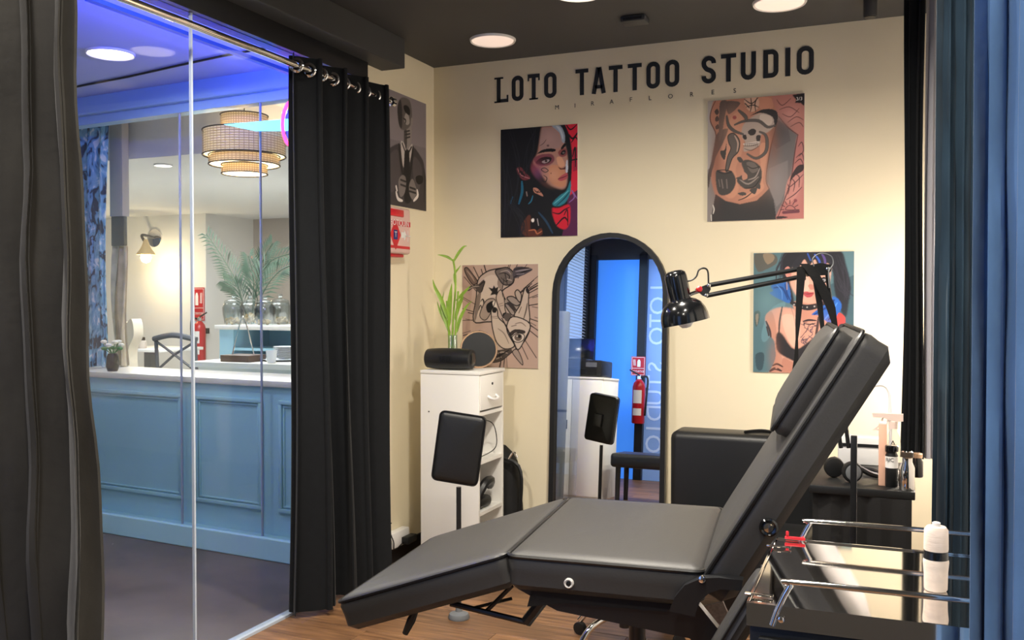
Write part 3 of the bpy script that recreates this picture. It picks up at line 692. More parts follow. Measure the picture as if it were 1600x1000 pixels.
    for j_ in range(NY):
        for i_ in range(NX):
            f = (V_[j_+1][i_], V_[j_+1][i_+1], V_[j_][i_+1], V_[j_][i_]); bm.faces.new(f[::-1] if fl_ else f)
    obj('print', bm, M['print'], t, sm=False, fixn=False)
    return t, mx, hm
def hairs(col, roots, n, seed, wd=5, jit=20):
    r = random.Random(seed); out = []
    for _ in range(n):
        a = r.choice(roots); out.append(('l', col, [(x+r.uniform(-jit, jit), y+r.uniform(-jit, jit)) for x, y in a], wd))
    return out
A1 = [('p', '#16181c', [(0, 0), (750, 0), (750, 1000), (0, 1000)]),
 ('p', '#d8253f', [(545, 40), (680, 40), (680, 640), (600, 660), (612, 480), (615, 300), (590, 150)]),
 ('p', '#a01d3a', [(620, 260), (680, 240), (680, 420), (625, 440)]), ('p', '#58224a', [(585, 640), (680, 570), (680, 960), (540, 960), (580, 800)]),
 ('s', '#d01f36', [(455, 730), (520, 725), (600, 700), (608, 820), (575, 890), (510, 870), (475, 800)]),
 ('l', '#1a0f14', [(590, 150), (620, 180), (660, 130)], 14), ('l', '#1a0f14', [(610, 210), (640, 170), (665, 200)], 10), ('l', '#1a0f14', [(620, 320), (640, 250), (645, 400)], 10), ('l', '#1a0f14', [(615, 350), (665, 340)], 10), ('l', '#1a0f14', [(560, 60), (600, 110), (650, 70)], 10),
 ('l', '#2a0f18', [(470, 760), (520, 770), (560, 740), (600, 720)], 10), ('l', '#2a0f18', [(500, 860), (560, 800), (590, 830)], 12), ('l', '#2a0f18', [(560, 780), (585, 740), (590, 860)], 9), ('l', '#8a5fa0', [(600, 680), (640, 640), (620, 590), (660, 650)], 9),
 ('s', '#b48578', [(360, 105), (420, 88), (490, 95), (545, 190), (568, 260), (582, 330), (588, 395), (575, 440), (582, 490), (576, 555), (540, 578), (480, 562), (430, 535), (395, 490), (350, 430), (310, 370), (340, 300), (352, 200)]),
 ('s', '#a98884', [(370, 115), (430, 98), (480, 110), (535, 200), (520, 250), (440, 265), (365, 262)]),
 ('s', '#c88a6a', [(440, 400), (520, 395), (565, 450), (565, 545), (515, 560), (445, 515)]),
 ('s', '#d9a183', [(495, 330), (535, 330), (560, 390), (530, 405), (505, 385)]),
 ('s', '#7d4350', [(315, 340), (380, 305), (455, 305), (478, 350), (430, 392), (350, 392)]), ('s', '#8a4a4a', [(505, 290), (535, 262), (570, 262), (572, 310), (530, 325)]),
 ('s', '#19141a', [(332, 372), (370, 335), (420, 325), (455, 335), (440, 368), (390, 386), (350, 384)]), ('s', '#a89a9c', [(378, 364), (405, 350), (438, 348), (425, 368), (395, 376)]), ('e', '#3a2e30', [412, 358, 11, 10]), ('e', '#0e0c0e', [412, 358, 6, 6]), ('l', '#120e12', [(335, 368), (380, 338), (448, 338)], 12), ('g', '#a04a5a', [330, 420, 60, 60], .7), ('g', '#6a4a7a', [350, 450, 40, 50], .5), ('g', '#d9a58c', [470, 470, 50, 60], .5), ('g', '#5a3634', [400, 540, 60, 30], .5), ('g', '#c09a96', [430, 170, 50, 60], .5),
 ('s', '#1a1418', [(525, 300), (540, 275), (562, 272), (562, 298), (540, 310)]), ('e', '#9a9090', [549, 292, 8, 6]), ('e', '#201a1c', [551, 290, 4, 5]),
 ('s', '#141014', [(340, 302), (380, 272), (440, 260), (485, 266), (475, 284), (410, 288), (355, 300)]), ('s', '#141014', [(528, 255), (550, 222), (568, 222), (562, 240), (536, 266)]),
 ('s', '#5a2c2c', [(508, 402), (525, 425), (550, 422), (568, 420), (570, 392), (552, 410), (530, 414)]), ('s', '#b4515c', [(508, 497), (540, 468), (578, 450), (582, 488), (555, 508), (520, 512)]), ('l', '#5c2028', [(508, 497), (545, 486), (582, 470)], 6),
 ('o', '#20242a', [(375, 425), (400, 412), (430, 432), (405, 446)], 5), ('l', '#20242a', [(395, 470), (420, 490), (410, 520), (385, 512)], 6), ('e', '#201418', [452, 453, 4, 4]), ('l', '#4a3a40', [(360, 240), (390, 220), (410, 190)], 4), ('e', '#6a5054', [425, 238, 10, 8]),
 ('s', '#17181c', [(40, 90), (250, 60), (362, 80), (366, 130), (348, 250), (330, 310), (305, 345), (292, 420), (330, 490), (400, 555), (450, 580), (525, 592), (500, 660), (465, 720), (440, 990), (40, 990)]),
 ('s', '#14171b', [(440, 70), (540, 70), (590, 150), (615, 290), (614, 440), (596, 580), (530, 700), (470, 700), (555, 600), (588, 500), (590, 400), (585, 320), (562, 200), (505, 110)]),
 ('s', '#9aa8bb', [(452, 82), (520, 82), (556, 150), (555, 212), (535, 205), (512, 135)]), ('s', '#c0c8d4', [(485, 84), (520, 100), (545, 160), (540, 190), (518, 130)]), ('s', '#c2c8d6', [(570, 360), (582, 355), (584, 440), (568, 440)]),
 ('s', '#6d323a', [(180, 420), (215, 408), (250, 448), (290, 492), (240, 508), (200, 470)]), ('s', '#2a181c', [(205, 435), (225, 440), (250, 480), (225, 485)]), ('l', '#c07a78', [(190, 420), (220, 470), (285, 495)], 6),
 ('s', '#bb8270', [(315, 568), (350, 575), (396, 634), (350, 616), (322, 602)]), ('l', '#1c1416', [(322, 580), (340, 600), (360, 590)], 6), ('l', '#1c1416', [(345, 605), (375, 600)], 5),
 ('s', '#2c7d90', [(465, 692), (520, 630), (575, 590), (606, 510), (608, 600), (570, 680), (510, 712)]), ('l', '#66b8c4', [(480, 690), (540, 640), (590, 590)], 7), ('l', '#124050', [(500, 705), (560, 650), (600, 600)], 8), ('l', '#1f6280', [(225, 520), (228, 600), (205, 690)], 20), ('l', '#2a6f8a', [(312, 630), (300, 670), (280, 692)], 10), ('l', '#24405a', [(360, 760), (420, 830), (470, 920)], 16), ('l', '#1d4a66', [(140, 690), (155, 640)], 10),
 ('s', '#5c3326', [(225, 870), (280, 780), (300, 800), (296, 880), (340, 905), (380, 880), (385, 935), (260, 945)]), ('l', '#b56a4c', [(285, 900), (330, 895), (350, 925), (385, 905)], 10), ('e', '#1a1416', [325, 840, 30, 40]), ('e', '#f2ece8', [315, 820, 12, 15]), ('l', '#a8a0a0', [(350, 810), (360, 860)], 6), ('l', '#8a7a78', [(262, 600), (268, 630)], 8)]
A1 += hairs('#23262c', [[(120, 130), (200, 400), (180, 700)], [(300, 110), (280, 300), (230, 480)], [(150, 700), (220, 800), (240, 940)], [(90, 300), (110, 600), (100, 900)]], 26, 3, 4, 40)
poster('portrait print of a dark haired woman on black and red ground', [(55, 118), (657, 62), (668, 943), (68, 955)], (770, 180), 5.0, 'back', A1, soft=.7)
A2 = [('p', '#877f7c', [(0, 0), (820, 0), (820, 1000), (0, 1000)]), ('p', '#aca5a0', [(40, 60), (140, 60), (95, 190), (128, 320), (85, 560), (40, 600)]),
 ('p', '#6d6868', [(555, 200), (720, 300), (690, 440), (650, 650), (590, 830), (560, 930), (535, 760), (488, 650), (500, 520)]), ('p', '#5f5a5b', [(560, 210), (640, 260), (660, 360), (560, 420), (530, 380)]), ('p', '#807a79', [(505, 560), (640, 500), (640, 660), (590, 800), (560, 830), (500, 680)]),
 ('s', '#b87f68', [(130, 70), (300, 55), (480, 40), (540, 50), (562, 140), (555, 260), (520, 400), (492, 560), (486, 650), (508, 705), (420, 790), (300, 820), (180, 800), (130, 760), (95, 620), (108, 480), (130, 330), (88, 230), (96, 150)]),
 ('s', '#c98f74', [(220, 230), (300, 150), (330, 300), (310, 460), (270, 560), (290, 700), (250, 770), (190, 740), (200, 560), (170, 400)]), ('s', '#cf9478', [(440, 400), (500, 400), (480, 540), (462, 640), (470, 700), (400, 760), (300, 780), (380, 720), (450, 660)]), ('s', '#c78b72', [(430, 60), (520, 60), (530, 130), (450, 140)]),
 ('l', '#5a3c34', [(562, 150), (555, 260), (520, 400), (492, 560), (486, 650), (508, 705)], 8), ('l', '#5a3c34', [(130, 75), (96, 150), (90, 230), (130, 330), (108, 480), (95, 620)], 7), ('p', '#312f2f', [(128, 742), (200, 790), (300, 812), (420, 786), (508, 700), (540, 780), (562, 930), (90, 945)]), ('l', '#d8d2ca', [(110, 820), (118, 850), (112, 880)], 8), ('l', '#d8d2ca', [(98, 890), (100, 930)], 6),
 ('s', '#b77b70', [(528, 40), (640, 20), (790, 10), (790, 290), (720, 320), (640, 265), (575, 190)]), ('s', '#b8756e', [(710, 320), (780, 280), (780, 940), (560, 930), (620, 770), (662, 640), (690, 440)]), ('s', '#c98a80', [(640, 640), (720, 560), (750, 620), (700, 760), (620, 800)]),
 ('l', '#5a3436', [(575, 190), (640, 265), (712, 318)], 8), ('l', '#5a3436', [(712, 320), (690, 440), (662, 640), (620, 770), (562, 925)], 8), ('s', '#4b4441', [(135, 320), (205, 278), (212, 300), (180, 380), (130, 480), (115, 540), (95, 610), (78, 700), (70, 620), (110, 470)]), ('s', '#5d504a', [(160, 90), (210, 90), (190, 200), (170, 330), (150, 360), (150, 200)]), ('s', '#584b46', [(200, 90), (270, 85), (300, 100), (260, 150), (215, 175)]),
 ('s', '#3f3936', [(118, 160), (138, 140), (150, 165), (135, 185)]), ('s', '#3f3936', [(122, 210), (140, 190), (150, 220), (130, 232)]), ('s', '#3f3936', [(125, 265), (145, 250), (150, 280), (130, 285)]),
 ('g', '#8a5844', [540, 330, 40, 200], .7), ('g', '#7a4a3a', [130, 500, 40, 260], .6), ('g', '#dba384', [390, 620, 120, 120], .5), ('g', '#d09a80', [250, 300, 70, 160], .5), ('g', '#4a4646', [600, 280, 60, 90], .6), ('g', '#989190', [560, 640, 60, 120], .5), ('g', '#d89a92', [660, 180, 60, 60], .5), ('g', '#d4948c', [700, 700, 40, 120], .5), ('s', '#b3a195', [(318, 260), (370, 205), (450, 165), (535, 185), (550, 245), (500, 300), (445, 325), (438, 395), (345, 440), (322, 425), (336, 375), (312, 335)]), ('s', '#cdbcae', [(450, 175), (520, 190), (525, 240), (470, 260), (440, 215)]),
 ('s', '#37302e', [(355, 300), (385, 278), (412, 288), (405, 318), (372, 326)]), ('s', '#37302e', [(318, 328), (342, 322), (345, 355), (325, 352)]), ('s', '#2f2a2b', [(375, 185), (470, 138), (556, 150), (566, 215), (545, 265), (532, 195), (450, 165)]), ('s', '#3a3331', [(415, 330), (445, 325), (438, 370), (420, 372)]),
 ('l', '#e4d8cc', [(328, 388), (380, 384), (432, 372)], 18), ('l', '#4a403c', [(328, 388), (380, 384), (432, 372)], 3), ('l', '#4a403c', [(325, 402), (380, 400), (430, 386)], 3), ('l', '#3a3230', [(330, 420), (380, 432), (435, 400)], 4)]
A2 += [('l', '#4a403c', [(x, 378), (x+3, 402)], 3) for x in range(335, 432, 14)]
for pth, wd in (([(205, 192), (218, 255), (258, 295), (320, 318)], 24), ([(262, 252), (330, 225), (430, 222), (495, 265), (548, 252)], 22), ([(290, 150), (335, 190), (345, 215)], 26), ([(440, 300), (478, 320), (492, 370), (480, 445), (415, 488), (352, 458)], 24)):
    A2 += [('l', '#3a3532', pth, wd), ('l', '#6b635e', pth, wd*.6), ('l', '#504945', pth, wd*.2)]
A2 += [('s', '#4d4743', [(310, 520), (360, 498), (440, 540), (455, 620), (425, 685), (340, 705), (280, 655), (292, 622), (330, 590)]), ('s', '#6e645e', [(345, 520), (400, 520), (430, 570), (380, 590)]), ('s', '#c68e76', [(320, 585), (348, 600), (352, 630), (318, 640)]), ('l', '#9a8c84', [(300, 640), (360, 670), (430, 620)], 10), ('l', '#a89890', [(360, 640), (410, 620), (440, 560)], 8), ('l', '#26221f', [(330, 700), (400, 690), (450, 620)], 6), ('l', '#26221f', [(350, 540), (390, 560), (440, 545)], 6),
 ('s', '#4b4541', [(278, 488), (300, 478), (322, 505), (300, 520)]), ('s', '#4b4541', [(285, 735), (330, 728), (345, 745), (310, 752)]), ('s', '#4b4541', [(368, 712), (420, 695), (405, 742)]), ('s', '#4b4541', [(410, 690), (440, 668), (442, 705)]), ('l', '#332e2b', [(290, 785), (340, 765), (385, 730)], 8), ('s', '#4b4541', [(270, 630), (300, 620), (305, 640)]),
 ('s', '#645a54', [(215, 330), (255, 312), (296, 365), (288, 440), (245, 490), (215, 575), (198, 570), (212, 480), (235, 420), (220, 380)]), ('o', '#2f2a28', [(215, 330), (255, 312), (296, 365), (288, 440), (245, 490), (215, 575), (198, 570), (212, 480), (235, 420), (220, 380)], 6), ('l', '#bfa090', [(262, 330), (285, 380), (278, 440)], 10),
 ('s', '#3f3936', [(160, 440), (190, 430), (205, 380), (200, 460), (190, 500), (170, 480)]), ('s', '#443e3b', [(135, 575), (190, 590), (242, 580), (272, 655), (232, 735), (155, 745), (130, 655)]), ('o', '#2a2523', [(140, 580), (190, 572), (240, 584), (190, 598)], 6), ('l', '#7a6d66', [(170, 640), (180, 700)], 8), ('l', '#7a6d66', [(205, 640), (210, 700)], 8), ('l', '#7a6d66', [(150, 640), (158, 690)], 5),
 ('e', '#a2524d', [260, 200, 14, 14]), ('s', '#d0a890', [(332, 68), (420, 55), (432, 120), (385, 160), (345, 130)])]
A2 += [('l', '#221e1d', q, 7) for q in ([(330, 70), (380, 100), (425, 60)], [(345, 125), (390, 110), (430, 125)], [(372, 158), (380, 110), (375, 60)], [(410, 155), (405, 100), (420, 60)], [(335, 100), (365, 130)])]
A2 += [('l', '#5c3a38', q, 5) for q in ([(560, 70), (600, 110), (660, 60)], [(580, 140), (650, 120), (720, 160)], [(640, 230), (700, 190), (750, 210)], [(660, 260), (720, 230), (750, 260)], [(600, 170), (660, 190), (720, 130)])]
A2 += [('l', '#4a3034', q, 6) for q in ([(715, 400), (740, 370), (752, 430), (720, 470)], [(700, 480), (740, 450), (755, 500)], [(690, 520), (730, 490), (755, 540)], [(640, 700), (690, 660), (750, 600)], [(640, 740), (650, 700), (640, 670)], [(680, 720), (690, 660), (670, 630)], [(720, 690), (722, 620), (700, 600)], [(630, 780), (690, 740), (740, 690)])]
A2 += [('s', '#3a2a2c', [(670, 600), (710, 540), (752, 530), (750, 570), (690, 610), (655, 650)]), ('s', '#3a2a2c', [(560, 900), (600, 895), (640, 905), (570, 915)]), ('e', '#8a4a50', [695, 785, 12, 13]), ('o', '#4a2a34', [(625, 850), (640, 825), (660, 820), (682, 830), (690, 850)], 5), ('l', '#6a3a44', [(610, 870), (715, 862)], 20)]
A2 += [('l', '#4a2a34', [(655+42*math.cos(a), 850-42*math.sin(a)), (655+66*math.cos(a), 850-66*math.sin(a))], 5) for a in [PI*k/6 for k in range(7)]]
A2 += [('p', '#242021', [(672, 35), (720, 25), (770, 15), (768, 60), (755, 112), (730, 90), (690, 92), (700, 70)])]
pb_, pmx2, phm = poster('photo print of a tattooed torso with skull and rose', [(70, 88), (760, 20), (755, 915), (70, 940)], (1090, 140), 4.545, 'back', A2, soft=.4)
q = phm(722, 62); text('page_number', '3/3', .024, pmx2 @ T(q[0], q[1], .0082), M['label'], pb_)
A3 = [('p', '#53727a', [(0, 0), (820, 0), (820, 1000), (0, 1000)]), ('p', '#3f5a64', [(560, 300), (800, 200), (800, 960), (600, 960)]), ('s', '#5a5a54', [(40, 80), (180, 80), (200, 140), (120, 190), (60, 200)]), ('s', '#8a7a66', [(100, 80), (170, 78), (180, 120), (130, 150)]), ('s', '#4a5a58', [(40, 500), (80, 490), (75, 560), (50, 600)]), ('s', '#8a8070', [(48, 520), (70, 510), (60, 590)]), ('s', '#3a4f58', [(50, 800), (110, 790), (100, 900), (60, 900)]), ('s', '#628690', [(150, 480), (260, 420), (230, 520), (130, 700), (90, 660)]),
 ('s', '#26262c', [(265, 60), (450, 50), (645, 50), (690, 150), (725, 300), (712, 400), (690, 520), (640, 440), (610, 330), (585, 150), (470, 85), (335, 140), (298, 250), (325, 420), (285, 400), (245, 260), (225, 160)]),
 ('s', '#cf9a86', [(122, 520), (200, 462), (330, 470), (400, 545), (480, 520), (560, 540), (650, 560), (700, 640), (760, 960), (265, 960), (240, 830), (185, 700), (135, 600)]), ('s', '#dcb09c', [(240, 520), (330, 520), (370, 640), (330, 740), (270, 660)]), ('s', '#be8a76', [(122, 520), (165, 490), (190, 560), (200, 640), (180, 690), (140, 610)]), ('s', '#c08c78', [(190, 700), (245, 840), (265, 960), (140, 960), (180, 860), (195, 800)]), ('s', '#b67f6c', [(245, 820), (330, 850), (440, 870), (430, 960), (260, 960)]),
 ('s', '#c18a76', [(325, 415), (500, 415), (505, 525), (400, 565), (340, 500)]), ('s', '#d8a692', [(332, 140), (400, 85), (480, 100), (578, 130), (580, 250), (545, 380), (485, 422), (420, 428), (365, 400), (308, 320), (292, 240)]), ('s', '#e3b7a5', [(345, 250), (420, 240), (430, 330), (390, 360), (340, 320)]), ('s', '#c9877c', [(255, 190), (280, 165), (300, 190), (300, 250), (270, 240)]),
 ('s', '#2a2a31', [(310, 160), (380, 70), (480, 60), (590, 70), (595, 170), (560, 140), (500, 160), (470, 115), (430, 160), (395, 115), (350, 190)]), ('l', '#3a5ab8', [(470, 80), (500, 120), (510, 160)], 14), ('l', '#5a4a86', [(520, 75), (540, 110), (545, 150)], 16), ('l', '#2f50a0', [(420, 75), (440, 120)], 10),
 ('s', '#2f62ac', [(160, 305), (240, 262), (288, 300), (300, 420), (240, 410), (150, 360), (175, 340)]), ('l', '#1d3c78', [(180, 320), (240, 320), (280, 400)], 14), ('l', '#5a8ad0', [(200, 300), (235, 340), (240, 400)], 6), ('l', '#1d3c78', [(260, 290), (275, 360), (300, 410)], 10),
 ('s', '#2a62b6', [(450, 505), (545, 430), (605, 375), (660, 430), (640, 500), (590, 570), (545, 545), (500, 510)]), ('l', '#173a78', [(470, 505), (560, 450), (610, 400)], 14), ('l', '#4f8ad8', [(540, 540), (590, 480), (630, 420)], 12), ('l', '#14264a', [(600, 400), (610, 480), (570, 540)], 12),
 ('l', '#28262a', [(308, 425), (400, 455), (470, 448), (545, 420)], 42), ('e', '#c8c4c0', [325, 438, 5, 5]), ('e', '#c8c4c0', [380, 453, 5, 5]), ('e', '#c8c4c0', [418, 454, 5, 5]), ('e', '#c8c4c0', [470, 448, 5, 5]),
 ('s', '#2c2a2d', [(205, 640), (242, 648), (335, 755), (480, 660), (560, 650), (640, 700), (600, 830), (430, 868), (300, 828), (212, 775), (196, 700)]), ('l', '#2c2a2d', [(240, 455), (222, 560), (218, 650)], 13), ('l', '#2c2a2d', [(498, 525), (490, 600), (478, 668)], 18), ('l', '#2f3f78', [(430, 740), (460, 700), (480, 660)], 12),
 ('s', '#c4463f', [(640, 490), (685, 520), (682, 580), (640, 590), (618, 560)]), ('s', '#2a2628', [(640, 580), (680, 570), (690, 640), (640, 640)]), ('l', '#3a3236', [(125, 560), (150, 620), (160, 670)], 16), ('l', '#3a3236', [(130, 600), (145, 660)], 10), ('l', '#3a2c2c', [(175, 875), (205, 862), (245, 880)], 14), ('l', '#3a2c2c', [(155, 915), (190, 895), (235, 910)], 20), ('e', '#c08c78', [200, 890, 8, 6]),
 ('s', '#241f24', [(500, 262), (530, 240), (568, 248), (562, 275), (525, 282)]), ('e', '#c9c4c4', [535, 262, 12, 9]), ('e', '#3a3a40', [535, 262, 6, 6]), ('s', '#241f24', [(345, 255), (380, 235), (410, 250), (395, 270), (360, 275)]), ('e', '#c9c4c4', [380, 256, 12, 8]),
 ('s', '#c08272', [(425, 300), (445, 290), (475, 305), (470, 325), (440, 328)]), ('s', '#b5434f', [(383, 352), (415, 342), (432, 348), (465, 350), (450, 378), (415, 384)]), ('l', '#6a2028', [(383, 354), (425, 360), (465, 352)], 5), ('l', '#a08880', [(272, 270), (274, 330)], 7), ('l', '#8a6a60', [(300, 450), (320, 510), (335, 590)], 3)]
rn = random.Random(5)
for i in range(22):
    x, y = rn.uniform(390, 470), rn.uniform(545, 690); x -= (y-545)*.12; A3.append(('l', rn.choice(['#2d2a3c', '#4a4258', '#34304a']), [(x, y), (x+rn.uniform(-25, 30), y+rn.uniform(5, 30)), (x+rn.uniform(-30, 30), y+rn.uniform(10, 45))], 4))
A3 += [('l', '#26222c', [(392, 555), (430, 545), (482, 548)], 14), ('l', '#26222c', [(400, 570), (440, 575), (478, 565)], 8)]
A3 += [('g', '#b87a6a', [560, 620, 60, 90], .4), ('g', '#e8c0ac', [290, 560, 50, 70], .5), ('g', '#a87060', [180, 800, 40, 120], .4), ('g', '#e8bca8', [370, 310, 40, 50], .4), ('g', '#b0705f', [500, 380, 50, 40], .5), ('g', '#6f939a', [130, 420, 90, 120], .5), ('g', '#38505a', [700, 700, 70, 200], .5)]
A3 += hairs('#33333c', [[(250, 90), (220, 200), (215, 260)], [(640, 100), (690, 240), (700, 380)], [(600, 150), (650, 300), (720, 380)]], 22, 9, 4, 25)
poster('portrait print of a blue haired woman on teal ground', [(32, 72), (748, 55), (745, 925), (32, 925)], (1170, 380), 4.545, 'back', A3, soft=.45)
K = '#1c1818'
A4 = [('p', '#bda191', [(0, 0), (720, 0), (720, 1000), (0, 1000)]), ('p', '#b09283', [(0, 0), (130, 0), (100, 500), (120, 1000), (0, 1000)])]
blob = [(160, 205), (220, 140), (290, 112), (400, 98), (450, 140), (450, 220), (365, 285), (375, 340), (480, 480), (595, 558), (550, 700), (440, 795), (350, 862), (270, 855), (310, 700), (290, 560), (240, 545), (130, 540), (148, 350)]
rn = random.Random(4)
for i in range(60):
    a = rn.uniform(0, 2*PI); cx, cy = 360, 480; r0 = rn.uniform(190, 290); r1 = r0+rn.uniform(50, 170); A4.append(('l', K, [(cx+r0*math.cos(a), cy+r0*1.25*math.sin(a)), (cx+r1*math.cos(a+.06), cy+r1*1.25*math.sin(a+.06))], rn.uniform(3, 7)))
A4 += [('s', '#b7a294', blob), ('o', K, blob, 9), ('s', '#c9b6a6', [(200, 200), (300, 160), (350, 260), (330, 330), (250, 350), (190, 420), (160, 500), (160, 360)]), ('s', '#7d6c62', [(150, 350), (185, 300), (175, 420), (150, 520), (135, 535)]), ('s', '#8f7d72', [(330, 180), (370, 240), (350, 280), (320, 240)]),
 ('s', '#6c605a', [(300, 125), (340, 105), (400, 94), (452, 140), (446, 222), (375, 238), (322, 175)]), ('o', K, [(300, 125), (340, 105), (400, 94), (452, 140), (446, 222), (375, 238), (322, 175)], 8), ('l', K, [(330, 150), (380, 140), (420, 170), (390, 210), (350, 180)], 7), ('l', '#a8988c', [(345, 130), (400, 120), (430, 150)], 7), ('l', K, [(380, 140), (400, 230)], 6), ('l', '#a8988c', [(400, 190), (435, 200)], 8),
 ('s', '#4c444a', [(448, 110), (500, 82), (612, 100), (560, 140), (520, 160), (455, 182)]), ('l', '#9a8f94', [(470, 125), (540, 110), (600, 102)], 8), ('l', K, [(455, 175), (530, 130), (600, 105)], 10), ('l', K, [(455, 110), (520, 95), (580, 90)], 8), ('l', '#8a8086', [(480, 150), (540, 140)], 6),
 ('s', '#725d54', [(48, 118), (70, 104), (110, 150), (156, 215), (135, 242), (110, 235), (70, 175)]), ('o', K, [(48, 118), (70, 104), (110, 150), (156, 215), (135, 242), (110, 235), (70, 175)], 7), ('l', '#a5897a', [(70, 130), (110, 180), (130, 215)], 10), ('s', '#4a403c', [(70, 290), (100, 255), (160, 240), (210, 200), (200, 290), (170, 310), (130, 270), (90, 295)]), ('l', '#a8988c', [(80, 285), (120, 262), (170, 255)], 6), ('l', K, [(170, 250), (215, 215), (190, 300)], 9),
 ('p', K, [(245, 262), (280, 272), (290, 245), (305, 268), (328, 255), (322, 290), (335, 345), (300, 318), (262, 328), (275, 300)]),
 ('l', K, [(185, 380), (200, 360), (210, 400), (195, 430)], 8), ('l', K, [(170, 450), (185, 410), (200, 455)], 7), ('l', K, [(205, 360), (215, 380)], 6),
 ('s', '#a08d80', [(180, 480), (230, 370), (300, 360), (290, 420), (240, 520), (200, 525)]), ('s', '#141112', [(230, 415), (255, 385), (290, 375), (300, 420), (262, 470), (238, 460)]), ('s', '#d8cabb', [(282, 385), (305, 375), (318, 430), (292, 428)]), ('o', K, [(180, 480), (230, 370), (300, 360), (290, 420), (240, 520), (200, 525)], 6),
 ('s', '#bba697', [(310, 350), (345, 280), (375, 340), (385, 440), (400, 490), (375, 512), (352, 470)]), ('o', K, [(310, 350), (345, 280), (375, 340), (385, 440), (400, 490), (375, 512), (352, 470)], 7), ('s', '#1a1616', [(365, 480), (395, 465), (402, 492), (378, 510)]), ('l', '#7a6a60', [(335, 400), (365, 390)], 4), ('l', '#7a6a60', [(340, 415), (370, 408)], 4),
 ('s', '#9a8a80', [(380, 400), (400, 345), (450, 335), (512, 385), (500, 430), (460, 480), (410, 450)]), ('o', K, [(400, 345), (450, 335), (512, 385), (480, 410), (430, 385)], 8), ('o', K, [(385, 405), (410, 400), (470, 470), (440, 485)], 8), ('s', '#3a3230', [(400, 380), (450, 400), (480, 450), (440, 440)]),
 ('s', '#b3a092', [(466, 300), (490, 278), (520, 320), (510, 380), (480, 350)]), ('o', K, [(466, 300), (490, 278), (520, 320), (510, 380), (480, 350)], 8), ('s', '#c3b0a0', [(540, 285), (560, 258), (582, 285), (580, 380), (590, 540), (520, 530), (462, 490), (510, 400)]), ('o', K, [(540, 285), (560, 258), (582, 285), (580, 380), (590, 540), (520, 530), (462, 490), (510, 400)], 8), ('s', '#211c1c', [(555, 275), (572, 258), (582, 300), (568, 305)]), ('l', '#5d5048', [(570, 390), (560, 450), (540, 520)], 10), ('l', '#5d5048', [(520, 420), (500, 470)], 6),
 ('s', '#5a4f4a', [(375, 500), (400, 470), (430, 480), (440, 510), (400, 540)]), ('s', '#c8b5a4', [(272, 450), (300, 428), (322, 450), (332, 510), (400, 580), (470, 730), (390, 765), (320, 710), (285, 600), (275, 520)]), ('o', K, [(272, 450), (300, 428), (322, 450), (332, 510), (400, 580), (470, 730), (390, 765), (320, 710), (285, 600), (275, 520)], 8), ('s', '#1a1616', [(280, 445), (300, 430), (316, 448), (308, 470), (285, 468)]), ('l', '#7a6a60', [(280, 500), (325, 500)], 4), ('l', '#7a6a60', [(282, 512), (325, 515)], 4), ('l', '#8a7a6e', [(330, 600), (380, 640), (420, 720)], 8),
 ('s', '#cbb8a8', [(400, 600), (450, 500), (595, 560), (550, 690), (500, 770), (460, 720)]), ('o', K, [(400, 600), (450, 500), (595, 560), (550, 690), (500, 770), (460, 720)], 8), ('s', '#3a312e', [(420, 640), (470, 605), (550, 615), (545, 640), (480, 630), (440, 660)]), ('s', '#d9cabb', [(445, 670), (490, 635), (545, 650), (540, 690), (500, 712), (460, 700)]), ('e', '#6e5f55', [497, 670, 32, 32]), ('e', '#141011', [507, 662, 15, 15]), ('e', '#e8ded4', [488, 660, 6, 6]), ('o', K, [(445, 670), (490, 635), (545, 650), (540, 690), (500, 712), (460, 700)], 6), ('l', '#6a5a50', [(470, 560), (520, 550), (560, 580)], 6), ('l', '#6a5a50', [(440, 580), (480, 570)], 5),
 ('l', K, [(360, 515), (450, 690), (535, 895)], 12), ('s', '#a39085', [(450, 790), (490, 770), (530, 850), (535, 896), (490, 850)]), ('o', K, [(450, 790), (490, 770), (530, 850), (535, 896), (490, 850)], 6),
 ('s', '#4f4540', [(300, 790), (360, 770), (440, 765), (435, 800), (350, 862), (285, 868)]), ('l', '#a8978a', [(330, 800), (370, 790), (410, 800)], 8), ('l', K, [(310, 830), (360, 810), (420, 775)], 9), ('l', '#a8978a', [(320, 845), (360, 830)], 6), ('l', K, [(340, 780), (350, 840)], 6), ('l', '#2a2422', [(375, 180), (360, 280), (366, 340)], 6)]
poster('black and beige tattoo artwork print of hands and an eye', [(30, 85), (660, 55), (665, 930), (48, 905)], (715, 400), 5.263, 'back', A4, soft=.35)
